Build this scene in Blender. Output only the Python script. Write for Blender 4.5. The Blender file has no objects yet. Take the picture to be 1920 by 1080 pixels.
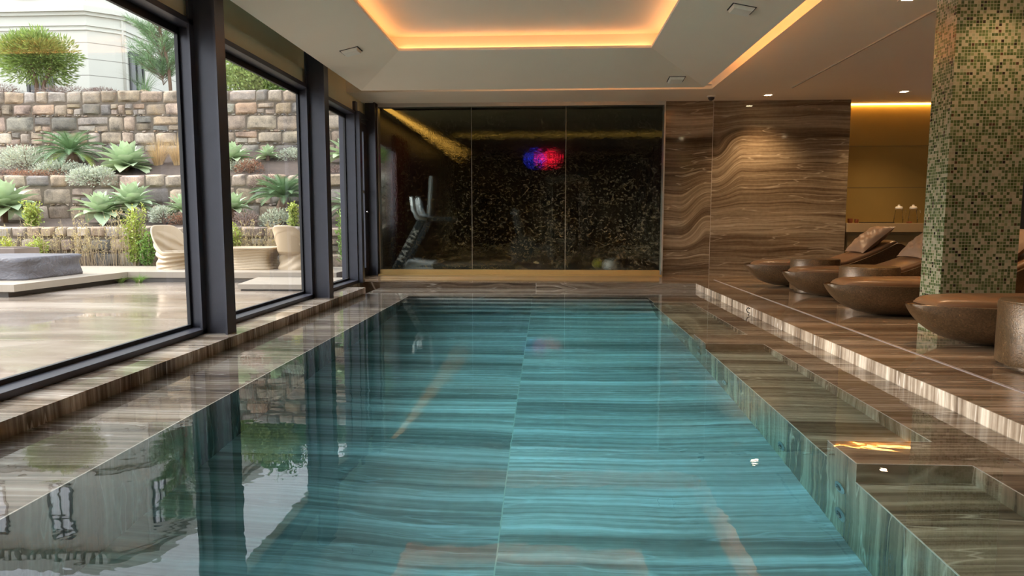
import bpy, bmesh, math, random
from mathutils import Vector, Matrix, noise as mnoise
R = math.radians
PI = math.pi
scene = bpy.context.scene
COL = scene.collection
rnd = random.Random(7)

# ------------------------------------------------------------------ mesh helpers
class MB:
    def __init__(s):
        s.v = []; s.f = []; s.m = []; s.c = []
        s.usecol = False
    def add(s, vs, fs, mi=0, col=None):
        b = len(s.v)
        s.v.extend(tuple(p) for p in vs)
        for f in fs:
            s.f.append(tuple(b + i for i in f)); s.m.append(mi)
        if col is not None:
            s.usecol = True
        s.c.extend([col or (1, 1, 1)] * len(vs))
        return s
    def box(s, x0, x1, y0, y1, z0, z1, mi=0, col=None):
        v = [(x0,y0,z0),(x1,y0,z0),(x1,y1,z0),(x0,y1,z0),(x0,y0,z1),(x1,y0,z1),(x1,y1,z1),(x0,y1,z1)]
        f = [(0,3,2,1),(4,5,6,7),(0,1,5,4),(1,2,6,5),(2,3,7,6),(3,0,4,7)]
        return s.add(v, f, mi, col)
    def quad(s, a, b, c, d, mi=0, col=None):
        return s.add([a,b,c,d], [(0,1,2,3)], mi, col)
    def rings(s, rings, close=True, cap0=False, cap1=False, mi=0, col=None):
        n = len(rings[0]); vs = [p for r in rings for p in r]; fs = []
        for i in range(len(rings)-1):
            for j in range(n if close else n-1):
                k = (j+1) % n
                fs.append((i*n+j, i*n+k, (i+1)*n+k, (i+1)*n+j))
        if cap0: fs.append(tuple(range(n-1,-1,-1)))
        if cap1: fs.append(tuple((len(rings)-1)*n+j for j in range(n)))
        return s.add(vs, fs, mi, col)
    def lathe(s, prof, n=32, cx=0, cy=0, mi=0, axis='z', cap0=True, cap1=True):
        rs = []
        for r, z in prof:
            ring = []
            for j in range(n):
                a = 2*PI*j/n
                if axis == 'z': ring.append((cx+r*math.cos(a), cy+r*math.sin(a), z))
                elif axis == 'x': ring.append((z, cx+r*math.cos(a), cy+r*math.sin(a)))
                else: ring.append((cx-r*math.cos(a), z, cy+r*math.sin(a)))
            rs.append(ring)
        return s.rings(rs, True, cap0, cap1, mi)
    def tube(s, pts, r, n=8, mi=0, col=None, caps=True):
        pts = [Vector(p) for p in pts]; rs = []
        for i, p in enumerate(pts):
            d = (pts[min(i+1,len(pts)-1)] - pts[max(i-1,0)])
            d = d.normalized() if d.length > 1e-9 else Vector((0,0,1))
            u = d.cross(Vector((0,0,1)))
            if u.length < 1e-3: u = d.cross(Vector((0,1,0)))
            u.normalize(); w = d.cross(u)
            rr = r[i] if isinstance(r, (list,tuple)) else r
            rs.append([p + rr*(math.cos(2*PI*j/n)*u + math.sin(2*PI*j/n)*w) for j in range(n)])
        return s.rings(rs, True, caps, caps, mi, col)
    def build(s, name, mats, parent=None, smooth=False, bevel=0, loc=None, kind=None, sharp=None):
        me = bpy.data.meshes.new(name)
        me.from_pydata(s.v, [], s.f)
        if not isinstance(mats, (list,tuple)): mats = [mats]
        for m in mats: me.materials.append(m)
        me.polygons.foreach_set('material_index', s.m)
        if s.usecol:
            at = me.color_attributes.new('tint', 'FLOAT_COLOR', 'POINT')
            flat = []
            for c in s.c: flat.extend((c[0],c[1],c[2],1))
            at.data.foreach_set('color', flat)
        if smooth: me.polygons.foreach_set('use_smooth', [True]*len(me.polygons))
        me.update()
        if smooth and sharp: me.set_sharp_from_angle(angle=R(sharp))
        o = bpy.data.objects.new(name, me); COL.objects.link(o)
        if parent: o.parent = parent
        if loc: o.location = loc
        if bevel:
            b = o.modifiers.new('bevel','BEVEL'); b.width = bevel; b.segments = 2; b.limit_method = 'ANGLE'
        if kind: o['kind'] = kind
        return o

def tag(o, label, cat, group=None, kind=None):
    o['label'] = label; o['category'] = cat
    if group: o['group'] = group
    if kind: o['kind'] = kind
    return o
def thing(name, label, cat, loc=(0,0,0), rz=0, group=None):
    o = bpy.data.objects.new(name, None); COL.objects.link(o)
    o.empty_display_size = .1; o.location = loc; o.rotation_euler = (0,0,rz)
    return tag(o, label, cat, group)
def struct(name, loc=(0,0,0)):
    o = bpy.data.objects.new(name, None); COL.objects.link(o); o.location = loc; o['kind'] = 'structure'
    return o
def dup(root, label, loc, rz=None, scale=None):
    r = root.copy(); COL.objects.link(r); r.location = loc; r['label'] = label
    if rz is not None: r.rotation_euler = (0,0,rz)
    if scale: r.scale = (scale,)*3
    for ch in list(root.children):
        c = ch.copy(); COL.objects.link(c); c.parent = r
        for g in list(ch.children):
            d = g.copy(); COL.objects.link(d); d.parent = c
    return r

# ------------------------------------------------------------------ material helpers
class NT:
    def __init__(s, name):
        s.mat = bpy.data.materials.new(name); s.mat.use_nodes = True
        s.t = s.mat.node_tree; s.t.nodes.clear()
        s.out = s.t.nodes.new('ShaderNodeOutputMaterial')
    def n(s, typ, ins=None, **kw):
        nd = s.t.nodes.new('ShaderNode'+typ)
        for k, v in kw.items(): setattr(nd, k, v)
        for k, v in (ins or {}).items():
            sock = nd.inputs[k]
            if isinstance(v, bpy.types.NodeSocket): s.t.links.new(v, sock)
            else: sock.default_value = v
        return nd
    def math(s, op, a, b=0.0, c=0.0, clamp=False):
        return s.n('Math', {0:a,1:b,2:c}, operation=op, use_clamp=clamp).outputs[0]
    def vmul(s, a, b): return s.n('VectorMath', {0:a,1:b}, operation='MULTIPLY').outputs[0]
    def vadd(s, a, b): return s.n('VectorMath', {0:a,1:b}, operation='ADD').outputs[0]
    def xyz(s, v):
        o = s.n('SeparateXYZ', {0:v}).outputs; return o[0],o[1],o[2]
    def comb(s, x, y, z): return s.n('CombineXYZ', {0:x,1:y,2:z}).outputs[0]
    def noise(s, v, scale, detail=4, rough=.55, dist=0.0):
        return s.n('TexNoise', {'Vector':v,'Scale':scale,'Detail':detail,'Roughness':rough,'Distortion':dist}).outputs['Fac']
    def ramp(s, fac, stops, interp='LINEAR'):
        nd = s.n('ValToRGB', {0:fac}); cr = nd.color_ramp; cr.interpolation = interp
        while len(cr.elements) > 1: cr.elements.remove(cr.elements[-1])
        cr.elements[0].position = stops[0][0]; cr.elements[0].color = (*stops[0][1],1)
        for p, c in stops[1:]:
            e = cr.elements.new(p); e.color = (*c,1)
        return nd.outputs[0]
    def maprange(s, v, a, b, c, d, interp='LINEAR'):
        return s.n('MapRange', {'Value':v,'From Min':a,'From Max':b,'To Min':c,'To Max':d}, interpolation_type=interp).outputs[0]
    def mix(s, fac, a, b, blend='MIX'):
        nd = s.n('Mix', data_type='RGBA', blend_type=blend)
        for i, v in ((0,fac),(6,a),(7,b)):
            if isinstance(v, bpy.types.NodeSocket): s.t.links.new(v, nd.inputs[i])
            else: nd.inputs[i].default_value = v if i == 0 else (*v,1)
        return nd.outputs[2]
    def pos(s): return s.n('NewGeometry').outputs['Position']
    def obj(s): return s.n('TexCoord').outputs['Object']
    def bump(s, h, strength, dist=.01): return s.n('Bump', {'Height':h,'Strength':strength,'Distance':dist}).outputs[0]
    def surf(s, sh): s.t.links.new(sh, s.out.inputs['Surface']); return s.mat
    def pbsdf(s, **kw):
        ins = {}
        names = dict(color='Base Color', rough='Roughness', metal='Metallic', normal='Normal', emis='Emission Color', estr='Emission Strength', spec='Specular IOR Level', coat='Coat Weight', trans='Transmission Weight', ior='IOR', sub='Subsurface Weight', sheen='Sheen Weight')
        for k, v in kw.items():
            if k in ('color','emis') and isinstance(v, tuple): v = (*v[:3],1)
            ins[names[k]] = v
        return s.n('BsdfPrincipled', ins).outputs[0]

def plain(name, color, rough=.5, metal=0., var=.08, scale=12, bump=0., spec=.5):
    t = NT(name); p = t.obj(); n = t.noise(p, scale, 4)
    c = t.mix(n, tuple(x*(1-var) for x in color), tuple(min(1,x*(1+var)) for x in color))
    kw = dict(color=c, rough=rough, metal=metal, spec=spec)
    if bump: kw['normal'] = t.bump(t.noise(p, scale*6, 3), bump, .004)
    return t.surf(t.pbsdf(**kw))
def emit(name, color, strength):
    t = NT(name); return t.surf(t.n('Emission', {'Color':(*color,1),'Strength':strength}).outputs[0])

ONYX = [(.28,(.028,.019,.012)),(.40,(.085,.060,.041)),(.475,(.15,.112,.08)),(.54,(.225,.18,.135)),(.62,(.34,.285,.225)),(.74,(.50,.44,.37))]
def onyx(name, mode='floor', seam=None, rough=.06, freq=4.2, gain=1.0, tint=(1,1,1), lift=0.0, vein_amt=.55):
    t = NT(name); p = t.pos()
    if seam is not None:
        x0,_,_ = t.xyz(p)
        g = t.math('GREATER_THAN', x0, seam)
        p2 = t.vadd(p, t.vmul(t.comb(g,g,g), (3.1,.063,1.7)))
    else: p2 = p
    x,y,z = t.xyz(p2)
    warp = t.math('SUBTRACT', t.noise(t.vmul(p2,(.55,.55,.55)), 1.0, 3, .5), .5)
    if mode == 'floor':
        s = t.math('MULTIPLY_ADD', warp, .22, y); a, b = x, z
    elif mode == 'frost':
        s = t.math('MULTIPLY_ADD', warp, .5, z); a, b = x, y
    else:
        def bell(c, w):
            d = t.math('DIVIDE', t.math('SUBTRACT', pz, c), w)
            return t.math('DIVIDE', 1.0, t.math('ADD', 1.0, t.math('POWER', t.math('MULTIPLY', d, d), 2.0)))
        px,_,pz = t.xyz(p)
        left = t.math('LESS_THAN', px, seam)
        fl_ = t.math('MULTIPLY', t.maprange(px, 2.35, 2.85, 0, .38, 'SMOOTHSTEP'), bell(1.30,.55))
        fr_ = t.math('MULTIPLY', t.maprange(px, 2.95, 3.45, -.38, 0, 'SMOOTHSTEP'), bell(2.05,.5))
        fold = t.math('ADD', t.math('MULTIPLY', fl_, left), t.math('MULTIPLY', fr_, t.math('SUBTRACT', 1.0, left)))
        s = t.math('SUBTRACT', t.math('MULTIPLY_ADD', warp, .22, z), fold); a, b = x, y
    v1 = t.comb(t.math('MULTIPLY',a,.14), t.math('MULTIPLY',s,freq), t.math('MULTIPLY',b,.14))
    n1 = t.noise(v1, 1.0, 5, .62)
    v2 = t.comb(t.math('MULTIPLY',a,.32), t.math('MULTIPLY',s,freq*6.5), t.math('MULTIPLY',b,.32))
    n2 = t.noise(v2, 1.0, 6, .66)
    v3 = t.comb(t.math('MULTIPLY',a,14.), t.math('MULTIPLY',s,freq*5), t.math('MULTIPLY',b,14.))
    n3 = t.noise(v3, 1.0, 3, .6)
    f = t.math('ADD', t.math('MULTIPLY',n1,.54), t.math('MULTIPLY_ADD',n2,.40,t.math('MULTIPLY',n3,.06)))
    f = t.maprange(f, .30,.70,.22,.80)
    c = t.ramp(f, [(q,tuple(v*(1-lift)+lift*w for v,w in zip(cc,(.36,.33,.29)))) for q,cc in ONYX])
    v4 = t.comb(t.math('MULTIPLY',a,.4), t.math('MULTIPLY',s,freq*1.15), t.math('MULTIPLY',b,.4))
    n4 = t.math('ABSOLUTE', t.math('SUBTRACT', t.noise(v4, 1.0, 3, .5), .52))
    vein = t.maprange(n4, 0, .009, vein_amt, 0)
    c = t.mix(vein, c, (.58,.53,.46))
    n5 = t.noise(t.vmul(p2,(.35,.35,.35)), 1.0, 2)
    c = t.mix(1.0, c, t.ramp(n5, [(.3,(.78*gain*tint[0],.78*gain*tint[1],.80*gain*tint[2])),(.7,(1.15*gain*tint[0],1.12*gain*tint[1],1.06*gain*tint[2]))]), 'MULTIPLY')
    if seam is not None:
        d = t.math('ABSOLUTE', t.math('SUBTRACT', x0, seam))
        c = t.mix(t.math('LESS_THAN', d, .0035), c, (.5,.46,.4))
    return t.surf(t.pbsdf(color=c, rough=rough, spec=.5))

M = {}
M['onyx_deck'] = onyx('onyx_deck', seam=None, rough=.07, tint=(1.12,.98,.84))  # tint carries warm lamplight as well as the browner tile
M['onyx_kerb'] = onyx('onyx_kerb', seam=None, rough=.07, gain=1.5, tint=(.93,1.0,1.09))  # cool sky light put into the stone tint, and paler for it
M['onyx_pool'] = onyx('onyx_pool', seam=-.235, rough=.3, freq=3.8, gain=2.0, lift=.12, vein_amt=.2, tint=(.86,.96,1.20))
M['onyx_ledge'] = onyx('onyx_ledge', seam=None, rough=.15, gain=1.15, tint=(.94,1.0,1.09))  # same stone, with the cool sky light put into its tint
M['onyx_wall'] = onyx('onyx_wall', mode='wall', seam=2.90, rough=.06, freq=3.3, gain=.95, tint=(1.0,.97,.86))
M['onyx_front'] = onyx('onyx_front', mode='frost', seam=-.2, rough=.12, freq=6, gain=1.1)
M['onyx_ledge_warmlit'] = onyx('onyx_ledge_warmlit', seam=None, rough=.15, gain=1.1, tint=(1.08,.98,.88))  # ledge stone again, with warm lamplight put into its tint
M['onyx_pale'] = onyx('onyx_pale', seam=None, rough=.10, gain=1.9)
M['limestone'] = plain('pale_limestone', (.66,.62,.56), .5, 0, .06, 3)
M['pale_edge'] = plain('pale_edge', (.55,.51,.45), .25)
M['steel'] = plain('dark_painted_steel', (.055,.056,.074), .34, .2, .15, 6)
M['steel_brown'] = M['steel']
M['gasket'] = plain('black_gasket', (.012,.012,.014), .5)
M['ceiling_paint'] = plain('ceiling_paint', (.90,.82,.69), .8, 0, .03, 2)
M['fascia'] = plain('beige_fascia', (.74,.70,.50), .75, 0, .05, 2)
M['plate'] = plain('pale_plate', (.86,.84,.76), .5, 0, .04)
M['white'] = plain('white_paint', (.75,.73,.68), .45, 0, .04)
M['gold'] = plain('gold_trim', (.62,.42,.16), .35, .55, .08)
M['gold_panel'] = plain('gold_panel', (.44,.31,.10), .33, .45, .06, 3)
M['led'] = emit('warm_led', (1.0,.44,.17), 5.2)
M['led_slot'] = emit('warm_led_slot', (1.0,.44,.17), 15)
M['led_soft'] = emit('warm_led_soft', (1.0,.47,.10), 4)
M['led_gym'] = emit('warm_led_gym', (1.0,.50,.09), .42)
M['led_gym_faint'] = emit('warm_led_gym_faint', (1.0,.55,.09), .30)
M['led_niche'] = emit('warm_led_niche', (1.0,.47,.10), 9)
M['lamp'] = emit('downlight_glow', (1.0,.72,.42), 22)
M['shell'] = None
M['leather'] = plain('tan_leather', (.165,.083,.038), .34, 0, .12, 5, .15)
M['pillow'] = plain('brown_satin', (.24,.145,.085), .42, .0, .15, 4, .04)
M['counter'] = plain('counter_front', (.19,.145,.07), .5, .1, .08, 3)
M['counter_top'] = plain('counter_top', (.40,.30,.17), .35, .1, .05, 3)
M['dark_wood'] = plain('dark_tray', (.02,.014,.01), .4)
M['clay'] = plain('terracotta', (.24,.07,.025), .5)
M['drain'] = plain('drain_metal', (.42,.37,.36), .35, .5)
M['chrome'] = plain('chrome', (.62,.63,.64), .16, 1.0, .03)
M['black'] = plain('black_plastic', (.012,.013,.016), .4)
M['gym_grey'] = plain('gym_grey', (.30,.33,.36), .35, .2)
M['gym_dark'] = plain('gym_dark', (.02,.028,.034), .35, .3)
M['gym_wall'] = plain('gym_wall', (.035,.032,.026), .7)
M['gym_ceiling'] = plain('gym_ceiling', (.30,.27,.17), .8)
M['maroon'] = plain('maroon_curtain', (.10,.016,.018), .8)
M['letters'] = plain('white_letters', (.75,.75,.75), .5)
M['tarp'] = None
M['concrete'] = plain('terrace_slab', (.36,.31,.25), .42, 0, .15, 3, .1)
M['slab_shadow'] = plain('slab_base', (.10,.09,.08), .7)  # recessed base coloured dark for the shade under the slab
M['sand_plastic'] = plain('sand_plastic', (.43,.33,.215), .55, 0, .04, 2)
M['soil'] = plain('dark_soil', (.085,.06,.045), .95, 0, .4, 8, .8)
M['end_stone'] = plain('end_wall_stone', (.30,.26,.20), .9, 0, .35, 5, .4)
M['planter'] = plain('rusty_planter', (.22,.17,.14), .7, 0, .3, 4)
M['building'] = None
M['bark'] = plain('bark', (.16,.10,.065), .9, 0, .3, 12, .6)
M['stem'] = plain('dry_stem', (.40,.31,.20), .85, 0, .2, 8)
M['wfall_trim'] = plain('waterfall_trim', (.46,.44,.40), .3, .3)

def shell_mat():
    t = NT('bronze_mosaic_stone'); p = t.obj()
    v = t.n('TexVoronoi', {'Vector':p,'Scale':95.0}); 
    n = t.noise(p, 3, 4)
    c = t.mix(n, (.062,.036,.017), (.16,.095,.045))
    sp = t.ramp(v.outputs['Color'], [(.0,(.6,.6,.6)),(.6,(1,1,1)),(.93,(1.3,1.3,1.3)),(.97,(3.2,3.1,3.0))])
    c = t.mix(1.0, c, sp, 'MULTIPLY')
    r = t.maprange(n, .3,.7,.28,.42)
    return t.surf(t.pbsdf(color=c, rough=r, metal=.25, normal=t.bump(v.outputs['Distance'], .25, .004)))
M['shell'] = shell_mat()

def tarp_mat():
    t = NT('grey_tarpaulin'); p = t.obj()
    n = t.noise(t.vmul(p,(1.2,3,3)), 2.2, 5, .6, 1.2)
    c = t.mix(n, (.085,.08,.09), (.14,.135,.15))
    return t.surf(t.pbsdf(color=c, rough=.55, normal=t.bump(n, .5, .08)))
M['tarp'] = tarp_mat()

def mosaic():
    t = NT('green_mosaic_tiles'); p = t.pos(); x,y,z = t.xyz(p)
    nx,ny,nz = t.xyz(t.n('NewGeometry').outputs['True Normal'])
    side = t.math('GREATER_THAN', t.math('ABSOLUTE', nx), .5)
    u = t.math('ADD', t.math('MULTIPLY', x, t.math('SUBTRACT',1.0,side)), t.math('MULTIPLY', t.math('ADD',y,7.31), side))
    P = .0268
    us = t.math('DIVIDE', u, P); zs = t.math('DIVIDE', z, P)
    cu = t.math('FLOOR', us); cz = t.math('FLOOR', zs)
    wn = t.n('TexWhiteNoise', {'Vector':t.comb(cu,cz,side)}, noise_dimensions='3D')
    col = t.ramp(wn.outputs['Value'], [(0,(.27,.24,.16)),(.16,(.31,.28,.195)),(.30,(.22,.23,.145)),(.37,(.075,.10,.035)),(.62,(.045,.065,.022)),(.78,(.09,.12,.045)),(.90,(.15,.17,.08)),(.955,(.018,.013,.008)),(.978,(.06,.03,.015))], 'CONSTANT')
    fu = t.math('FRACT', us); fz = t.math('FRACT', zs)
    du = t.math('ABSOLUTE', t.math('SUBTRACT', fu, .5)); dz = t.math('ABSOLUTE', t.math('SUBTRACT', fz, .5))
    gr = t.math('GREATER_THAN', t.math('MAXIMUM', du, dz), .435)
    col = t.mix(gr, col, (.27,.25,.17))
    return t.surf(t.pbsdf(color=col, rough=t.math('MULTIPLY_ADD', gr, .4, .18), normal=t.bump(t.math('SUBTRACT',1.0,gr), .35, .002)))
M['mosaic'] = mosaic()

def stone_mat():
    t = NT('granite_blocks'); p = t.obj()
    a = t.n('VertexColor', layer_name='tint').outputs['Color']
    n = t.noise(p, 3.2, 6, .65); n2 = t.noise(p, 38, 4, .7)
    c = t.mix(1.0, a, t.ramp(n, [(.30,(.34,.33,.33)),(.44,(.72,.69,.66)),(.58,(.98,.93,.87)),(.75,(1.2,1.08,.90))]), 'MULTIPLY')
    c = t.mix(1.0, c, t.ramp(n2, [(.3,(.72,.72,.72)),(.7,(1.2,1.2,1.2))]), 'MULTIPLY')
    return t.surf(t.pbsdf(color=c, rough=.9, normal=t.bump(t.math('ADD',n2,n), .6, .02)))
M['stone'] = stone_mat()
M['mortar'] = plain('dark_joint', (.15,.12,.09), .95, 0, .4, 14, .6)

def leafmat(name, c0, c1, rough=.5, scale=6, trans=.25):
    t = NT(name); p = t.obj()
    a = t.n('VertexColor', layer_name='tint').outputs['Color']
    n = t.noise(p, scale, 3)
    c = t.mix(1.0, t.mix(n, c0, c1), a, 'MULTIPLY')
    d = t.pbsdf(color=c, rough=rough)
    tr = t.n('BsdfTranslucent', {'Color':c}).outputs[0]
    return t.surf(t.n('MixShader', {0:trans,1:d,2:tr}).outputs[0])
M['agave'] = leafmat('agave_leaf', (.36,.47,.27), (.52,.62,.42), .45, 5, .15)
M['cycad'] = leafmat('cycad_leaf', (.10,.19,.08), (.22,.34,.18), .35, 4, .15)
M['silver'] = leafmat('silver_foliage', (.38,.43,.34), (.56,.60,.50), .8, 4, .2)
M['heath'] = leafmat('heath_foliage', (.22,.16,.14), (.34,.26,.24), .85, 4, .2)
M['rust'] = leafmat('rust_foliage', (.24,.12,.075), (.36,.20,.13), .85, 4, .2)
M['spurge'] = leafmat('spurge_leaf', (.22,.34,.07), (.46,.52,.13), .5, 5, .3)
M['green'] = leafmat('bright_leaf', (.12,.26,.05), (.25,.40,.10), .45, 5, .3)
M['drygrass'] = leafmat('dry_grass', (.50,.36,.19), (.66,.50,.28), .7, 5, .3)
M['topiary'] = leafmat('topiary_leaf', (.13,.22,.045), (.27,.36,.10), .5, 5, .3)
M['pine'] = leafmat('pine_needles', (.10,.19,.09), (.22,.33,.18), .5, 5, .3)
M['hedge'] = leafmat('hedge_leaf', (.22,.34,.08), (.42,.50,.20), .5, 3, .3)
M['darkhedge'] = leafmat('dark_hedge_leaf', (.07,.18,.04), (.16,.32,.08), .4, 4, .3)
M['weeds'] = leafmat('dry_weeds', (.36,.32,.17), (.50,.45,.26), .8, 4, .3)

def glass_mat(name, ior=1.5, tint=(1,1,1), gl=(1,1,1), rough=0.0):
    t = NT(name)
    fr = t.n('Fresnel', {'IOR':ior}).outputs[0]
    fr = t.math('MINIMUM', t.math('MULTIPLY', fr, 1.6), 1.0)
    tr = t.n('BsdfTransparent', {'Color':(*tint,1)}).outputs[0]
    g = t.n('BsdfGlossy', {'Color':(*gl,1),'Roughness':rough}).outputs[0]
    return t.surf(t.n('MixShader', {0:fr,1:tr,2:g}).outputs[0])
M['glass'] = glass_mat('window_glass', 1.45, (.97,.985,.97))
M['jug_glass'] = glass_mat('jug_glass', 1.12, (.96,.94,.88))

def waterwall():
    t = NT('wet_dark_glass'); p = t.pos(); x,y,z = t.xyz(p)
    n1 = t.noise(t.comb(t.math('MULTIPLY',x,60.), 0, t.math('MULTIPLY',z,7.)), 1.0, 3, .6)
    n2 = t.noise(t.comb(t.math('MULTIPLY',x,9.), 3., t.math('MULTIPLY',z,11.)), 1.0, 5, .66, 1.2)
    lowz = t.maprange(z, 3.1, 1.6, .15, 1.0)
    h = t.math('ADD', t.math('MULTIPLY',n1,.35), t.math('MULTIPLY',n2,lowz))
    b = t.bump(h, .8, .10)
    n3 = t.noise(t.comb(t.math('MULTIPLY',x,11.), 7., t.math('MULTIPLY',z,15.)), 1.0, 4, .62, 1.8)
    n4 = t.noise(t.comb(t.math('MULTIPLY',x,90.), 2., t.math('MULTIPLY',z,6.)), 1.0, 2, .5)
    b2 = t.bump(t.math('MULTIPLY_ADD', n3, t.math('MULTIPLY',lowz,.8), h), 1.0, .11)
    fr = t.n('Fresnel', {'IOR':1.5,'Normal':b2}).outputs[0]
    fl = t.math('ADD', t.maprange(n3, .53,.63,.10,1.0), t.math('MULTIPLY', t.maprange(n4, .52,.62,0,.8), t.maprange(z,2.0,3.1,0,1)))
    fr = t.math('MULTIPLY', fr, t.math('MULTIPLY', fl, 1.25))
    ref = t.n('BsdfRefraction', {'Color':(.66,.70,.64,1),'Roughness':.01,'IOR':1.03,'Normal':b}).outputs[0]
    g = t.n('BsdfGlossy', {'Color':(.95,.85,.62,1),'Roughness':.06,'Normal':b2}).outputs[0]
    return t.surf(t.n('MixShader', {0:fr,1:ref,2:g}).outputs[0])
M['waterwall'] = waterwall()

def pool_water():
    t = NT('pool_water'); p = t.pos()
    n = t.noise(t.vmul(p,(1.0,1.3,1.0)), 2.1, 3, .55, .6)
    n2 = t.noise(p, 9.0, 2, .5)
    h = t.math('MULTIPLY_ADD', n2, .12, n)
    b = t.bump(h, .042, .03)
    g = t.n('BsdfGlass', {'Color':(1,1,1,1),'Roughness':0.0,'IOR':1.333,'Normal':b}).outputs[0]
    t.surf(g)
    va = t.n('VolumeAbsorption', {'Color':(.07,.875,.985,1),'Density':.50}).outputs[0]
    t.t.links.new(va, t.out.inputs['Volume'])
    return t.mat
M['water'] = pool_water()

def patio_mat():
    t = NT('wet_patio_stone'); p = t.pos(); x,y,z = t.xyz(p)
    n = t.noise(t.vmul(p,(.5,1.4,1)), 1.0, 6, .6, .5)
    c = t.ramp(n, [(.3,(.17,.13,.10)),(.5,(.28,.225,.18)),(.7,(.39,.33,.275))])
    n2 = t.noise(t.vmul(p,(.25,1.1,1)), .9, 3, .5)
    r = t.maprange(n2, .40,.60,.03,.30)
    gx = t.math('LESS_THAN', t.math('ABSOLUTE', t.math('SUBTRACT', t.math('FRACT', t.math('DIVIDE', y, 1.3)), .5)), .006)
    c = t.mix(gx, c, (.40,.35,.30))
    return t.surf(t.pbsdf(color=c, rough=r, spec=.6, normal=t.bump(n, .03, .02)))
M['patio'] = patio_mat()

def building_mat():
    t = NT('cream_render'); p = t.pos(); x,y,z = t.xyz(p)
    n = t.noise(p, .8, 5)
    c = t.mix(n, (.50,.50,.44), (.57,.57,.505))
    zz = t.math('FRACT', t.math('DIVIDE', t.math('SUBTRACT', z, 5.06), .563))
    gr = t.math('MULTIPLY', t.math('LESS_THAN', zz, .05), t.math('LESS_THAN', z, 7.5))
    c = t.mix(gr, c, (.25,.245,.21))
    return t.surf(t.pbsdf(color=c, rough=.85))
M['building'] = building_mat()
M['bwin'] = plain('dark_window_glass', (.03,.033,.035), .04, 0, .02, 2, 0, .8)
M['bskypane'] = plain('sky_white_pane', (.82,.82,.86), .1, 0, .02, 2)  # pane colour whitened to stand for bright sky mirrored in the glass
M['bframe'] = plain('window_frame_dark', (.05,.05,.05), .5)

# ------------------------------------------------------------------ THE SHELL
DZ = .09       # deck height over the water
LZ = -.022     # ledge tops
CZ = 3.19      # ceiling
YN = -9.0      # rear end of the hall, set far back for more bounced light

# floors
mb = MB(); mb.box(2.35, 8.2, -2.8, 10.95, -1.3, DZ); mb.box(2.35,8.2,10.95,13.3,-1.3,DZ)
mb.box(-3.45, 2.35, 10.95, 12.7, -1.3, DZ)
fl = mb.build('floor', M['onyx_deck'], kind='structure')
mb = MB(); mb.box(-2.74, 2.35, 10.941, 10.95, LZ-.05, DZ+.0005); mb.build('trim_1', M['onyx_front'], kind='structure')
mb = MB(); mb.box(2.341, 2.35, -2.8, 10.95, LZ-.05, DZ+.0008); mb.build('trim_2', M['onyx_pale'], kind='structure')
mb = MB(); mb.box(2.775, 2.80, -2.8, 11.62, DZ-.002, DZ+.004); mb.build('trim_3', M['drain'], kind='structure')
mb = MB(); mb.box(-3.4, 8.2, YN-.2, -2.8, -1.3, DZ); mb.build('floor_rear_bounce', M['limestone'], kind='structure')  # unseen floor made pale to bounce daylight onto the ceiling
# left kerb under the glass
mb = MB(); mb.box(-3.4,-2.74, -2.8, 10.05, -1.3, DZ); mb.box(-3.45,-3.03,10.05,10.95,-1.3,DZ)
mb.build('kerb_left', M['onyx_kerb'], kind='structure')
# pool basin
mb = MB()
mb.box(-2.1, 1.5, -2.8, 9.1, -1.3, -1.0)
mb.build('pool_floor', M['onyx_pool'], kind='structure')
def edge(mb, x0,x1,y0,y1,z): mb.box(x0,x1,y0,y1,z-.004,z+.0012,1)  # lays a thin pale strip as the painted highlight of a chamfer
mb = MB()
mb.box(-2.74,-2.03,-2.8,9.75,-1.3,LZ); mb.box(-2.74,2.35,9.75,10.95,-1.3,LZ); mb.box(-2.74,2.35,-2.8,-2.2,-1.3,LZ)
mb.box(1.92,2.35,-2.2,9.75,-1.3,LZ,3)
for y0,y1 in ((-2.2,.9),(3.1,3.43),(6.12,6.62),(9.15,9.75)): mb.box(1.41,1.92,y0,y1,-1.3,LZ,3)
for y0,y1 in ((.9,3.1),(3.43,6.12),(6.62,9.15)): mb.box(1.41,1.92,y0,y1,-1.3,-.27,3)
for i in range(4):
    mb.box(-2.03,1.41, 9.75-.185*(i+1), 9.75-.185*i, -1.3, LZ-.2*(i+1), 2)
for i in range(5): edge(mb,-2.03,1.41, 9.75-.185*i-.003, 9.75-.185*i+.004, LZ-.2*i)
edge(mb,-2.034,-2.027,-2.2,9.75,LZ)
for y0,y1 in ((-2.2,.9),(3.1,3.43),(6.12,6.62),(9.15,9.75)): edge(mb,1.407,1.413,y0,y1,LZ)
for y0,y1 in ((.9,3.1),(3.43,6.12),(6.62,9.15)):
    edge(mb,1.407,1.413,y0,y1,-.27); edge(mb,1.917,1.923,y0,y1,LZ)
    edge(mb,1.41,1.92,y0-.003,y0+.003,LZ); edge(mb,1.41,1.92,y1-.003,y1+.003,LZ)
mb.build('pool_basin', [M['onyx_ledge'], M['pale_edge'], M['onyx_pool'], M['onyx_ledge_warmlit']], kind='structure')
mb = MB(); mb.box(-2.7405,2.3415,-2.79,10.9415,-1.02,0)
mb.build('pool_water', M['water'], kind='structure')

# ------------------------------------------------------------------ ceiling
mb = MB()
mb.box(2.6, 8.2, YN, 13.3, CZ, 3.6); mb.box(-3.37, 2.6, 11.37, 13.3, CZ, 3.6)
mb.box(-3.37, 2.6, YN, 11.37, 3.46, 3.6)
ceil = mb.build('ceiling', M['ceiling_paint'], kind='structure')
mb = MB()   # groove line across the right ceiling
mb.box(3.825,3.85,YN,11.3,CZ-.016,CZ+.01); mb.build('trim_4', M['pale_edge'], kind='structure')
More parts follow.
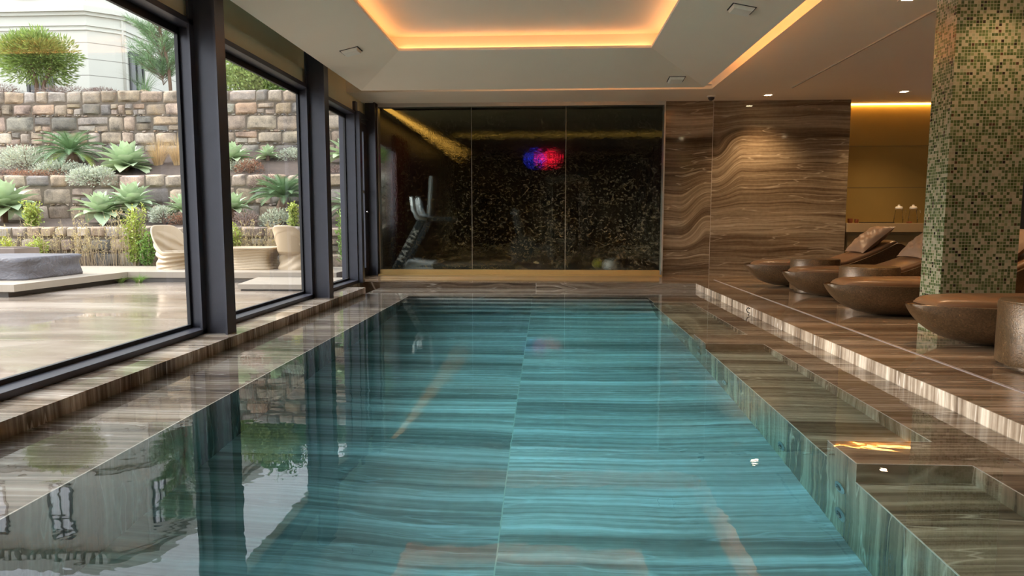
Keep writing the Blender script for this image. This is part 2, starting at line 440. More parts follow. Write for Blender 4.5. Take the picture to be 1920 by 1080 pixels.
# suspended sloping raft with the central recess
X0,X1,Y0,Y1 = -2.75,2.20,YN+.3,10.1
A0,A1,B0,B1 = -1.87,1.235,-5.6,8.62
OZ,IZ = 2.98,3.18
mb = MB()
def rect(x0,x1,y0,y1,z): return [(x0,y0,z),(x1,y0,z),(x1,y1,z),(x0,y1,z)]
T=.13
mb.rings([rect(X0+.25,X1-.25,Y0+.25,Y1-.25,3.46), rect(X0+.25,X1-.25,Y0+.25,Y1-.25,3.04), rect(X0,X1,Y0,Y1,3.04), rect(X0,X1,Y0,Y1,OZ), rect(A0,A1,B0,B1,IZ), rect(A0,A1,B0,B1,IZ+.03),
          rect(A0-T,A1+T,B0-T,B1+T,IZ+.03), rect(A0-T,A1+T,B0-T,B1+T,IZ+.20)], cap1=True)
raft = mb.build('ceiling_raft', M['ceiling_paint'], kind='structure')
def ledbox(x0,x1,y0,y1,z,mat='led',h=.008,par=raft):
    m = MB(); m.box(x0,x1,y0,y1,z,z+h); return m.build('led_strip', M[mat], par)
g = .055
ledbox(A0-T+.03,A0-T+.045,B0,B1,IZ+.034); ledbox(A1+T-.045,A1+T-.03,B0,B1,IZ+.034)
ledbox(A0,A1,B1+T-.045,B1+T-.03,IZ+.034); ledbox(A0,A1,B0-T+.03,B0-T+.045,IZ+.034)
ledbox(X1-.13,X1-.11,Y0,Y1-.1,3.042,'led_slot'); ledbox(-1.0,X1-.2,Y1-.13,Y1-.11,3.042,'led_slot')
# ceiling plates on the slopes
def plate(x,y,label):
    k=IZ-OZ
    side=[(k*(X1-x)/(X1-A1),(0,math.atan(k/(X1-A1)),0)),(k*(x-X0)/(A0-X0),(0,-math.atan(k/(A0-X0)),0)),(k*(Y1-y)/(Y1-B1),(-math.atan(k/(Y1-B1)),0,0))]
    dz,rot=min(side,key=lambda q:q[0])
    o = thing('ceiling_plate', label, 'vent', (x,y,OZ+dz-.004), 0, 'small square plates on the sloping ceiling')
    o.rotation_euler = rot
    m = MB(); a=.10;b=.085
    m.rings([rect(-a,a,-a,a,.004),rect(-a,a,-a,a,-.006),rect(-b,b,-b,b,-.03)],cap0=True,cap1=True)
    m.build('cover', M['plate'], o)
    m = MB(); m.rings([rect(-a-.012,a+.012,-a-.012,a+.012,.006),rect(-a-.012,a+.012,-a-.012,a+.012,.0)],cap0=True,cap1=True); m.build('shadow_gap', M['gasket'], o)
plate(-2.33,8.15,'small pale square plate on the sloping ceiling on the window side')
plate(1.79,6.72,'pale square plate on the sloping ceiling between the two glowing strips')
plate(1.74,9.75,'small pale square plate on the sloping ceiling near the waterfall wall')

# fascia, left wall, ends
mb = MB(); mb.box(-3.6,-3.35,YN,12.7,2.96,3.6); mb.build('wall_left', M['fascia'], kind='structure')
mb = MB(); mb.box(-3.35,-3.10,YN,10.9,2.80,2.995); mb.build('trim_5', M['fascia'], kind='structure')
mb = MB(); mb.box(-3.6,8.4,YN-.3,YN,-.2,3.6); mb.build('wall_rear', M['white'], kind='structure')  # unseen wall kept white to bounce light forward
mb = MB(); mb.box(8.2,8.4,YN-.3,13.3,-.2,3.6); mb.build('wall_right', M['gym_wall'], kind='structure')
# back wall: onyx panels, niche, head over the waterfall
mb = MB(); mb.box(2.06,5.27,12.5,12.66,DZ,CZ); mb.box(7.6,8.3,12.5,12.66,DZ,CZ)
mb.build('wall_back', M['onyx_wall'], kind='structure')
mb = MB(); mb.box(5.25,7.6,13.0,13.1,DZ,3.23)
mb.box(5.24,5.27,12.66,13.0,DZ,CZ); mb.build('wall_niche', M['gold_panel'], kind='structure')
mb = MB()
for z in (1.69,2.44): mb.box(5.27,7.6,12.996,13.0,z-.005,z+.005)
mb.build('trim_6', M['counter'], kind='structure')
mb = MB(); mb.box(5.29,7.6,12.93,12.96,3.165,3.185); mb.build('led_strip', M['led_niche'], ceil)
mb = MB(); mb.box(-3.10,2.06,12.46,12.66,3.125,CZ); mb.box(2.035,2.06,12.46,12.66,DZ,3.13); mb.box(-3.125,-3.10,12.46,12.62,DZ,3.13)
mb.build('trim_7', M['wfall_trim'], kind='structure')

# ------------------------------------------------------------------ glazing on the left
def window(idx, y0, y1, xf, z0, z1, cls='window'):
    s = struct('%s_%d' % (cls, idx))
    fw = .07
    f = MB()
    f.box(xf-.15,xf,y0,y1,z0,z0+.045); f.box(xf-.15,xf,y0,y1,z1-.05,z1)
    f.box(xf-.15,xf,y0,y0+fw,z0+.045,z1-.05); f.box(xf-.15,xf,y1-fw,y1,z0+.045,z1-.05)
    f.build('window_frame', M['steel'], s, bevel=.004)
    g = MB()
    gx0,gx1 = xf-.18,xf-.15
    for a in ((gx0,gx1,y0,y1,z0-.02,z0+.075),(gx0,gx1,y0,y1,z1-.11,z1),(gx0,gx1,y0,y0+fw+.03,z0,z1),(gx0,gx1,y1-fw-.03,y1,z0,z1)): g.box(*a)
    g.build('glazing_bead', M['gasket'], s)
    p = MB(); p.quad((xf-.165,y0+.02,z0+.02),(xf-.165,y1-.02,z0+.02),(xf-.165,y1-.02,z1-.02),(xf-.165,y0+.02,z1-.02))
    p.build('pane', M['glass'], s)
    return s
ys = [-8.52,-5.6,-2.74,.16,3.03,5.90,8.72]
window(1, -5.46, -2.86, -3.05, DZ, 2.80)
window(8, -8.4, -5.72, -3.05, DZ, 2.80)  # unseen bay added to let in more daylight
window(2, -2.62, .04, -3.05, DZ, 2.80)
window(3, .28, 2.91, -3.05, DZ, 2.80)
window(4, 3.15, 5.995, -3.05, DZ, 2.80)
window(5, 6.0, 8.84, -3.05, DZ, 2.80)
window(6, 8.845, 10.84, -3.05, DZ, 2.80)
for i, y in enumerate(ys):
    m = MB()
    m.box(-2.845,-2.825,y-.085,y+.085,DZ,3.0 if i>9 else 3.3)     # inner flange
    m.box(-3.05,-2.845,y-.006,y+.006,DZ,3.3)        # web
    m.box(-3.07,-3.05,y-.085,y+.085,DZ,3.3)
    m.build('steel_column', M['steel'], kind='structure')
# broad jamb between the third bay and the door
m = MB(); m.box(-3.33,-3.05,10.84,10.95,DZ,2.96); m.box(-3.10,-2.98,10.80,10.92,DZ,2.80); m.build('trim_8', M['steel'], kind='structure', bevel=.004)
# glazed door in the corner
d = struct('door_1')
XD=-3.30
f = MB()
f.box(XD-.06,XD,10.96,12.36,DZ,.24); f.box(XD-.06,XD,10.96,12.36,2.66,2.80)
f.box(XD-.06,XD,10.96,11.08,.24,2.66); f.box(XD-.06,XD,12.2,12.36,.24,2.66)
f.build('door_leaf', M['steel'], d, bevel=.004)
f = MB(); f.box(XD-.1,XD+.02,10.95,12.5,2.80,2.96); f.build('door_frame', M['steel'], d)
p = MB(); p.quad((XD-.03,11.05,.22),(XD-.03,12.25,.22),(XD-.03,12.25,2.7),(XD-.03,11.05,2.7)); p.build('pane', M['glass'], d)
p = MB(); p.box(XD-.028,XD-.02,11.08,12.2,1.575,1.625); p.build('manifestation_band', M['plate'], d)
p = MB(); p.tube([(XD,12.28,1.24),(XD+.05,12.28,1.24),(XD+.05,12.16,1.24)],.012,8); p.build('door_handle', M['chrome'], d, smooth=True)
p = MB(); p.box(XD,XD+.05,11.2,11.45,2.70,2.76); p.tube([(XD+.04,11.35,2.75),(XD+.10,12.1,2.85),(XD+.04,12.45,2.86)],.008,6); p.build('door_closer', M['chrome'], d)
# corner post beside the waterfall
m = MB(); m.box(-3.32,-3.12,12.40,12.62,DZ,CZ); m.box(-3.36,-3.30,12.36,12.5,DZ,2.96); m.box(-3.15,-3.12,12.32,12.46,DZ,CZ); m.build('corner_post', M['steel'], kind='structure')
o = thing('exit_sign', 'small clear acrylic sign hung from the ceiling above the corner post', 'sign', (-3.22,12.2,CZ))
m = MB(); m.box(-.10,.10,-.03,.03,-.02,0); m.build('mount', M['white'], o)
m = MB(); m.box(-.08,.03,-.006,.006,-.17,-.02); m.build('panel', M['jug_glass'], o)

# ------------------------------------------------------------------ waterfall wall
wf = struct('waterfall')
for a,b in ((-3.10,-1.405),(-1.401,.297),(.301,2.035)):
    m = MB(); m.quad((a,12.5,DZ+.08),(b,12.5,DZ+.08),(b,12.5,3.13),(a,12.5,3.13)); m.build('glass_panel', M['waterwall'], wf)
m = MB()
for x in (-1.403,.299): m.box(x-.0025,x+.0025,12.492,12.498,DZ+.08,3.13)
m.build('joint', M['wfall_trim'], wf)
m = MB(); m.box(-3.10,2.0,12.40,12.50,DZ,DZ+.10); m.box(-3.14,2.03,12.34,12.41,DZ,DZ+.022); m.build('gold_trough', M['gold'], wf)

# ------------------------------------------------------------------ gym behind the waterfall
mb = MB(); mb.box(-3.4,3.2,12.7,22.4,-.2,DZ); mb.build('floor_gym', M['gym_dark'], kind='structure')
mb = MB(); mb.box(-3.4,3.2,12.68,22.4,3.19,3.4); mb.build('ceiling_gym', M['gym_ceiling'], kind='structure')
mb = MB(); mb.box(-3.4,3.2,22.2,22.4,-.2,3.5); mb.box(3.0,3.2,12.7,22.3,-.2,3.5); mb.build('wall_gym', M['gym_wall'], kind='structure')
gw = struct('window_7')
m = MB(); m.box(-3.4,-3.28,14.6,22.3,DZ,3.5); m.box(-3.4,-3.28,12.62,14.6,2.55,3.5); m.box(-3.4,-3.28,12.62,12.72,DZ,2.55); m.build('window_frame', M['steel'], gw)
m = MB(); m.quad((-3.34,12.7,DZ),(-3.34,14.6,DZ),(-3.34,14.6,2.55),(-3.34,12.7,2.55)); m.build('pane', M['glass'], gw)
m = MB()
n=24; fr=[(-3.27+.03*math.sin(i*1.9), 14.55+ i*1.3/n) for i in range(n+1)]
m.rings([[(x,y,DZ+.02) for x,y in fr],[(x,y,2.9) for x,y in fr]], close=False)
cur = tag(m.build('curtain', M['maroon'], smooth=True), 'dark maroon curtain seen dimly behind the wet dark glass', 'curtain')
cur.modifiers.new('solid','SOLIDIFY').thickness=.02
m = MB(); m.rings([[(-3.06,12.72,3.13),(-2.93,12.72,3.13),(-2.93,12.72,3.15),(-3.06,12.72,3.15)],[(-2.82,22.0,3.13),(-2.69,22.0,3.13),(-2.69,22.0,3.15),(-2.82,22.0,3.15)]],cap0=True,cap1=True); m.build('led_strip', M['led_gym'], bpy.data.objects['ceiling_gym'])
m = MB(); m.box(-2.3,2.9,16.95,16.98,3.130,3.138); m.build('led_strip', M['led_gym_faint'], bpy.data.objects['ceiling_gym'])

def lettering(txt, size, loc, rot, mat, parent, name, ext=.002):
    cu = bpy.data.curves.new(name,'FONT'); cu.body = txt; cu.size = size; cu.extrude = ext; cu.align_x='CENTER'; cu.align_y='CENTER'
    cu.space_character = 1.35
    tmp = bpy.data.objects.new(name+'_curve', cu); COL.objects.link(tmp)
    bpy.context.view_layer.update()
    me = bpy.data.meshes.new_from_object(tmp.evaluated_get(bpy.context.evaluated_depsgraph_get()))
    bpy.data.objects.remove(tmp)
    me.materials.clear(); me.materials.append(mat)
    o = bpy.data.objects.new(name, me); COL.objects.link(o); o.parent = parent; o.location = loc; o.rotation_euler = rot
    return o
# treadmill (belt runs along x, console on the left)
t = thing('treadmill', 'dark treadmill with lettered upright behind the wet glass', 'treadmill', (-1.9,13.5,DZ))
m = MB(); m.box(-.95,1.25,-.38,.38,.02,.13); m.build('deck', M['gym_dark'], t, bevel=.02)
m = MB(); m.box(-.6,1.2,-.26,.26,.131,.145); m.build('belt', M['black'], t)
m = MB(); m.rings([[(-.95+.0,-.4,.03),(-.3,-.4,.03),(-.3,.4,.03),(-.95,.4,.03)],[(-.85,-.36,.22),(-.35,-.36,.16),(-.35,.36,.16),(-.85,.36,.22)]],cap0=True,cap1=True); m.build('motor_cover', M['gym_grey'], t, bevel=.03)
for sy in (-.42,.36):
    m = MB()
    m.rings([[(-1.16,sy,0),(-1.02,sy,0),(-1.02,sy+.06,0),(-1.16,sy+.06,0)],[(-.62,sy,1.0),(-.46,sy,1.0),(-.46,sy+.06,1.0),(-.62,sy+.06,1.0)]],cap0=True,cap1=True)
    u = m.build('upright', M['gym_dark'], t, bevel=.01)
    if sy < 0:
        L = lettering('MATRIX', .155, (-.805,sy-.004,.52), (PI/2, -R(61.6), 0), M['letters'], u, 'lettering')
for sy in (-.36,.30):
    m = MB(); m.tube([(-.45,sy,1.02),(-.62,sy,1.06),(-.70,sy,1.22),(-.74,sy,1.45)],[.05,.05,.045,.03],8); m.build('handlebar', M['gym_grey'], t, smooth=True)
m = MB(); m.box(-.62,.05,-.36,.36,.98,1.06); m.build('console', M['gym_dark'], t, bevel=.02)
m = MB(); m.rings([[(-.45,-.25,1.1),(-.40,-.25,1.08),(-.40,.3,1.08),(-.45,.3,1.1)],[(-.40,-.25,1.85),(-.34,-.25,1.85),(-.34,.3,1.85),(-.40,.3,1.85)]],cap0=True,cap1=True); m.build('display', M['gym_grey'], t, bevel=.01)
# exercise bike further along
t = thing('exercise_bike', 'dim dark exercise machine right of the treadmill behind the glass', 'exercise bike', (-.55,14.7,DZ))
m = MB(); m.lathe([(.02,-.04),(.27,-.04),(.27,.04),(.02,.04)],24,0,.38,axis='y'); m.build('flywheel', M['gym_dark'], t, smooth=True, sharp=40)
m = MB(); m.tube([(-.1,0,.38),(.55,0,.42),(.62,0,.95)],.04,8); m.tube([(0,0,.38),(-.15,0,1.15)],.04,8); m.tube([(.55,0,.42),(.7,0,.05)],.04); m.tube([(0,0,.3),(-.25,0,.05)],.04); m.build('bike_frame', M['gym_dark'], t, smooth=True)
m = MB(); m.box(.50,.76,-.12,.12,.95,1.03); m.build('seat', M['black'], t, bevel=.03)
m = MB(); m.tube([(-.15,-.22,1.2),(-.2,0,1.15),(-.15,.22,1.2)],.02); m.build('handlebar', M['gym_grey'], t, smooth=True)
for fx in ((-.4,-.1),(.6,.8)):
    m = MB(); m.box(fx[0],fx[1],-.25,.25,0,.05); m.build('foot', M['gym_dark'], t)
# weight machine in the dark
t = thing('weight_machine', 'tall dark weight machine in the middle of the dim gym', 'weight machine', (.4,16.4,DZ))
m = MB(); m.box(-.5,-.42,-.3,.3,0,2.0); m.box(.42,.5,-.3,.3,0,2.0); m.box(-.5,.5,-.3,.3,1.95,2.05); m.build('machine_frame', M['gym_dark'], t)
m = MB(); m.box(-.25,.25,-.1,.1,.1,.9); m.build('weight_stack', M['black'], t)
m = MB(); m.box(-.25,.25,-.9,-.4,.42,.5); m.box(-.06,.06,-.9,-.3,0,.42); m.build('bench', M['black'], t)
o = thing('medicine_ball', 'small yellow ball on the gym floor behind the glass', 'ball', (1.05,14.5,DZ+.09))
m = MB(); m.lathe([(.02,-.09),(.06,-.067),(.085,-.03),(.09,0),(.085,.03),(.06,.067),(.02,.09)],16); m.build('ball_body', plain('yellow_ball',(.45,.42,.03),.5), o, smooth=True)
o = thing('towel', 'crumpled white towel beside the yellow ball on the gym floor', 'towel', (1.32,14.45,DZ))
m = MB()
for i in range(5):
    zz=[0,.06,.12,.16,.17][i]; rr=[.14,.15,.12,.07,.02][i]
    m.v += [(rr*math.cos(a*PI/8)*(1+.25*math.sin(a*2.1+i)), rr*math.sin(a*PI/8)*(1+.2*math.cos(a*3+i)), zz) for a in range(16)]
for i in range(4):
    for j in range(16): m.f.append((i*16+j,i*16+(j+1)%16,(i+1)*16+(j+1)%16,(i+1)*16+j)); m.m.append(0)
m.c=[(1,1,1)]*len(m.v)
m.build('towel_cloth', M['white'], o, smooth=True)
o = thing('wall_light', 'glowing red and blue light on the far gym wall', 'light', (-.15,22.1,3.02))
m = MB(); m.box(-.55,.5,.02,.1,-.16,.16); m.build('housing', M['black'], o)
m = MB(); m.box(-.08,.34,-.02,.02,-.09,.09); m.build('red_lamp', emit('red_glow',(1,.01,.04),1.1), o)
m = MB(); m.box(-.40,-.18,-.02,.02,-.085,.085); m.build('blue_lamp', emit('blue_glow',(.03,.05,1),.7), o)

# ------------------------------------------------------------------ mosaic column
m = MB(); m.box(3.46,4.10,6.2,6.53,DZ,CZ); m.build('mosaic_column', M['mosaic'], kind='structure')

# ------------------------------------------------------------------ downlights, dome camera
def downlight(x,y,label,pw=70):
    o = thing('downlight', label, 'ceiling light', (x,y,CZ), 0, 'square downlights in the right ceiling')
    m = MB()
    a=.075;b=.052
    m.rings([rect(-a,a,-a,a,.004),rect(-a,a,-a,a,-.008),rect(-b,b,-b,b,-.008),rect(-b,b,-b,b,.004)],cap0=False); m.build('trim_ring', M['white'], o)
    m = MB(); m.box(-b,b,-b,b,-.004,.0); m.build('lens', M['lamp'], o)
    L = bpy.data.lights.new('downlight_beam','SPOT'); L.energy=pw; L.color=(1,.66,.36); L.spot_size=R(112); L.spot_blend=.9; L.shadow_soft_size=.05
    lo = bpy.data.objects.new('downlight_beam', L); COL.objects.link(lo); lo.parent=o; lo.location=(0,0,-.03)
downlight(3.67,11.95,'square downlight in the ceiling in front of the banded stone wall',85)
downlight(5.79,11.75,'square downlight in the ceiling in front of the golden niche',70)
downlight(3.40,6.90,'square downlight in the ceiling at the top of the picture beside the mosaic column',60)
downlight(3.78,5.80,'square downlight in the ceiling just in front of the mosaic column',22)
downlight(5.9,7.2,'square downlight in the ceiling behind the mosaic column',60)
downlight(5.4,4.6,'square downlight in the ceiling above the nearest lounger',50)
o = thing('dome_camera', 'small dark dome camera under the ceiling near the end of the glowing slot', 'camera', (2.74,12.0,CZ))
m = MB(); m.lathe([(.07,0),(.07,-.02),(.055,-.028)],20,cap0=True); m.build('mount', M['white'], o, smooth=True, sharp=40)
m = MB(); m.lathe([(.055,-.028),(.05,-.055),(.03,-.075),(.005,-.082)],20); m.build('dome', M['black'], o, smooth=True)
o = thing('light_bracket','small glowing box at the far end of the right ceiling slot','light box',(2.50,11.2,CZ))
m = MB(); m.box(-.05,.05,-.05,.05,.03,.1); m.build('box_body', M['ceiling_paint'], o)

# pool fittings
def jet(y,z,label,kind='nozzle',r=.055):
    o = thing('pool_nozzle', label, 'pool nozzle', (1.41,y,z), 0, 'steel nozzles on the right pool wall')
    m = MB(); m.lathe([(r,.0),(r,-.008),(r*.8,-.014),(r*.55,-.014),(r*.5,-.004)],20,0,0,axis='x'); m.build('flange', M['chrome'], o, smooth=True, sharp=30)
    m = MB(); m.lathe([(r*.48,-.003),(r*.3,-.012),(.004,-.014)],14,0,0,axis='x',cap0=False); m.build('eyeball', M['black'], o, smooth=True)
jet(3.25,-.50,'upper steel nozzle on the pool wall between the two nearer benches')
jet(3.23,-.79,'lower steel nozzle on the pool wall between the two nearer benches',r=.055)
jet(6.36,-.44,'upper small nozzle on the pool wall between the two farther benches')
jet(6.36,-.68,'lower small nozzle on the pool wall between the two farther benches')
jet(4.07,-.79,'dark nozzle in the pool wall under the middle bench, nearer one')
jet(5.41,-.76,'nozzle in the pool wall under the middle bench, farther one')
jet(7.05,-.78,'nozzle in the pool wall under the farthest bench')
o = tag(MB().tube([(2.335,7.99,.075),(2.31,7.99,.085),(2.295,7.99,.06),(2.31,7.99,.03),(2.335,7.99,.025),(2.32,7.99,.0)],.006,8).build('wall_hook', M['black'], smooth=True), 'small dark hook on the pale face of the right kerb', 'hook')

# ------------------------------------------------------------------ loungers and their tables
def make_lounger(label, loc):
    o = thing('lounger', label, 'lounger', loc, 0, 'bronze bowl loungers along the right deck')
    Lr=2.42; W=.40
    def halfw(u): return W*max(0.0, 1-abs(2*u-1)**2.4)**.5
    def rimz(x):
        if x < 1.30: return .33
        if x < 2.1:
            t=(x-1.3)/.8; return .33+.33*(.75*t+.25*t*t)
        t=(x-2.1)/(Lr-2.1); return .66+.03*t-.19*t*t
    def botz(x):
        if x < .82:
            t=(.82-x)/.82; return .325*(.85*t**4.6+.15*t**1.8)
        if x < 1.2: return 0.0
        t=(x-1.2)/(Lr-1.2); return min(rimz(x)-.012, .47*t**1.9)
    NS=44; NC=14
    def sec(x, top=False):
        u=x/Lr; w=halfw(min(max(u,.004),.996)); zt=rimz(x); zb=botz(x)
        ring=[]
        for j in range(NC+1):
            a=PI*j/NC
            cy=-math.cos(a); sy=math.sin(a)
            yy=w*math.copysign(abs(cy)**.75,cy)
            ring.append((x, yy, zt-(zt-zb)*(sy**.8)))
        return ring
    xs=[Lr*(.5-.5*math.cos(PI*(i+.08)/(NS+.16))) for i in range(NS+1)]
    m=MB(); m.rings([sec(x) for x in xs], close=False)
    inner=[]
    for x in xs:                                   # top deck of the shell, slightly sunk
        u=x/Lr; w=halfw(min(max(u,.004),.996)); z=rimz(x)
        inner.append([(x,-w,z),(x,-w*.93,z+.004),(x,-w*.90,z-.012),(x,w*.90,z-.012),(x,w*.93,z+.004),(x,w,z)])
    m.rings([list(reversed(r)) for r in inner], close=False)
    m.build('shell', M['shell'], o, smooth=True, sharp=50)
    c=MB(); rs=[]
    xs2=[.125+(2.16-.125)*(.5-.5*math.cos(PI*i/30)) for i in range(31)]
    for i,x in enumerate(xs2):
        u=x/Lr; w=max(.012,halfw(u)*.90-.012); e=min(1.0, math.sqrt(max(0.0,1-(2*(x-.125)/(2.16-.125)-1)**16)))
        z=rimz(x)-.006; h=.062*max(.15,e)
        r=min(.03,w*.5)
        rs.append([(x,-w,z),(x,-w-.006,z+h*.45),(x,-w+r*.4,z+h*.85),(x,-w+r,z+h),(x,0,z+h+.006),(x,w-r,z+h),(x,w-r*.4,z+h*.85),(x,w+.006,z+h*.45),(x,w,z)])
    c.rings(rs, close=False, cap0=True, cap1=True); c.build('seat_cushion', M['leather'], o, smooth=True, sharp=60)
    return o
def make_pillow(label, loc):
    m=MB(); N=18; L=.62; Wd=.52; T=.19
    def pt(u,v,sg):
        e=(1-abs(u)**2.6)*(1-abs(v)**2.6); pin=1-.10*(1-abs(u))*abs(v)-.0
        z=sg*T*.5*max(0,e)**.55+ (.012*math.sin(u*7+v*5)+.01*math.sin(u*13-v*9))*max(0,e)
        return (u*L/2*(1-.07*(1-v*v)*abs(u)), v*Wd/2*(1-.07*(1-u*u)*abs(v)), z)
    for sg in (1,-1):
        vs=[pt(-1+2*i/N,-1+2*j/N,sg) for i in range(N+1) for j in range(N+1)]
        fs=[]
        for i in range(N):
            for j in range(N):
                q=(i*(N+1)+j,(i+1)*(N+1)+j,(i+1)*(N+1)+j+1,i*(N+1)+j+1)
                fs.append(q if sg>0 else q[::-1])
        m.add(vs,fs)
    o=m.build('pillow', M['pillow'], smooth=True)
    tag(o,label,'pillow','brown satin pillows on the loungers')
    o.location=loc; o.rotation_euler=(0,-R(39),R(6))
    return o
LY=[(3.015,10.65),(3.10,9.22),(2.955,7.45),(2.93,5.70)]
LL=['bronze bowl lounger farthest away, against the banded stone wall','bronze bowl lounger second from the banded stone wall',
    'bronze bowl lounger just behind the mosaic column','nearest bronze bowl lounger, in front of the mosaic column']
l0=make_lounger(LL[0],(LY[0][0],LY[0][1],DZ))
for k in (1,2,3): dup(l0,LL[k],(LY[k][0],LY[k][1],DZ))
PL=['brown satin pillow propped up on the farthest lounger','brown satin pillow half hidden by the mosaic column, on the second lounger','brown satin pillow on the lounger just behind the column']
p0=make_pillow(PL[0],(LY[0][0]+1.84,LY[0][1],DZ+.715))
for k in (1,2):
    q=p0.copy(); COL.objects.link(q); q.location=(LY[k][0]+1.84,LY[k][1],DZ+.715); q['label']=PL[k]
def make_table(label,loc):
    o=thing('side_table',label,'side table',loc,0,'round stone side tables between the loungers')
    m=MB(); m.lathe([(.27,0),(.27,.022),(.325,.024),(.33,.035),(.33,.44),(.322,.45)],56,cap1=True); m.build('table_body',M['shell'],o,smooth=True,sharp=40)
    m=MB(); m.lathe([(.322,.449),(.322,.456),(.31,.459),(.0,.459)],56,cap0=False,cap1=False); m.build('table_top',M['shell'],o,smooth=True,sharp=40)
    return o
t0=make_table('round speckled stone side table between the two farthest loungers',(3.80,9.95,DZ))
dup(t0,'round speckled stone side table between the second and third loungers',(3.83,8.36,DZ))
dup(t0,'nearest round speckled stone side table, beside the nearest lounger',(3.455,4.80,DZ))

# ------------------------------------------------------------------ niche counter and what stands on it
ct=thing('counter','wall counter of dull gold panels in the lit niche','counter',(6.43,12.72,DZ))
m=MB(); m.box(-1.14,1.15,-.24,.26,.79,.95); m.build('worktop',M['counter_top'],ct,bevel=.006)
m=MB(); m.box(-1.12,1.13,-.16,.26,.0,.785); m.build('cabinet_front',M['counter'],ct)
for z0,z1 in ((.02,.36),(.375,.74)):
    m=MB(); m.box(-1.1,1.1,-.178,-.162,z0,z1); m.build('drawer',M['counter'],ct,bevel=.004)
CT=DZ+.95
def jug(label,x,y):
    o=thing('glass_jug',label,'jug',(x,y,CT),0,'glass jugs on the niche counter')
    m=MB(); m.lathe([(.01,.004),(.075,.004),(.08,.01),(.072,.10),(.058,.19),(.05,.24),(.055,.262)],28,cap0=False,cap1=False); m.build('jug_body',M['jug_glass'],o,smooth=True)
    m=MB(); m.lathe([(.0,.255),(.06,.255),(.063,.275),(.05,.295),(.022,.30),(.018,.325),(.0,.328)],24,cap0=False,cap1=False); m.build('lid',M['white'],o,smooth=True,sharp=40)
    m=MB(); m.tube([(.055,0,.235),(.12,0,.225),(.135,0,.15),(.115,0,.07),(.075,0,.05)],.008,8); m.build('handle',M['jug_glass'],o,smooth=True)
    return o
j0=jug('left one of the two glass jugs with white lids in the golden niche',6.27,12.68)
dup(j0,'right one of the two glass jugs with white lids, nearer the mosaic column',(6.52,12.68,CT))
o=tag(MB().box(-.26,.26,-.12,.12,0,.018).build('tray',M['dark_wood'],bevel=.004),'flat dark tray on the niche counter left of the jugs','tray'); o.location=(5.88,12.66,CT)
def cup(label,x,y,s=1):
    o=MB().lathe([(.03*s,0),(.038*s,.02),(.04*s,.075*s),(.034*s,.075*s),(.03*s,.02)],18).build('cup',M['clay'],smooth=True,sharp=40)
    tag(o,label,'cup','orange cups on the niche counter'); o.location=(x,y,CT)
cup('small orange cup at the left end of the niche counter',5.40,12.62,1.1)
cup('small orange cup between the left end and the tray',5.52,12.64,.9)
o=tag(MB().box(-.035,.035,-.03,.03,0,.03).build('tea_box',M['clay'],bevel=.003),'tiny reddish box between the two glass jugs','box'); o.location=(6.42,12.60,CT)

# ------------------------------------------------------------------ OUTSIDE
m=MB(); m.box(-34,-3.4,-22,13.2,-.3,.02); m.build('patio_ground',M['patio'],kind='structure')
def slab(name,pts,z0,z1,inset,zb):
    m=MB(); c=Vector((sum(p[0] for p in pts)/len(pts),sum(p[1] for p in pts)/len(pts)))
    m.rings([[(x,y,z0) for x,y in pts],[(x,y,z1) for x,y in pts]],cap0=True,cap1=True)
    ip=[]
    for x,y in pts:
        dv=Vector((x,y))-c; dv=dv*(1-inset/dv.length); ip.append((c.x+dv.x,c.y+dv.y))
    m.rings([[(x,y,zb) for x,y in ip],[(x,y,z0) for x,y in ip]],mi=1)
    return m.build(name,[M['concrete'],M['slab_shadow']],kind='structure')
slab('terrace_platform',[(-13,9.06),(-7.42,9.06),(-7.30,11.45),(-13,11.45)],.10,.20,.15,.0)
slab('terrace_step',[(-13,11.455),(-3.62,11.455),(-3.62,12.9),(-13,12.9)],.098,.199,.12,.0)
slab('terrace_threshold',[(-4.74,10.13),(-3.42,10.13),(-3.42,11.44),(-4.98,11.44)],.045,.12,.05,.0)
m=MB(); m.box(-30,-3.45,12.9,13.75,.0,.16); m.build('planting_strip',M['soil'],kind='structure')
m=MB(); m.rings([[(-30,y,z),(-3.45,y,z)] for y,z in ((13.8,-.1),(13.8,.92),(15.7,1.14),(15.9,2.10),(18.05,2.92),(18.3,4.47),(45,5.0))],close=False)
m.build('hillside_ground',M['soil'],kind='structure')
m=MB(); e=[(13.95,0),(13.95,.94),(15.95,1.12),(15.95,2.08),(18.1,2.9),(18.1,4.46),(24,4.7),(24,0)]
m.rings([[(-3.48,y,z) for y,z in e],[(-3.42,y,z) for y,z in e]],cap0=True,cap1=True); m.build('wall_terrace_end',M['end_stone'],kind='structure')

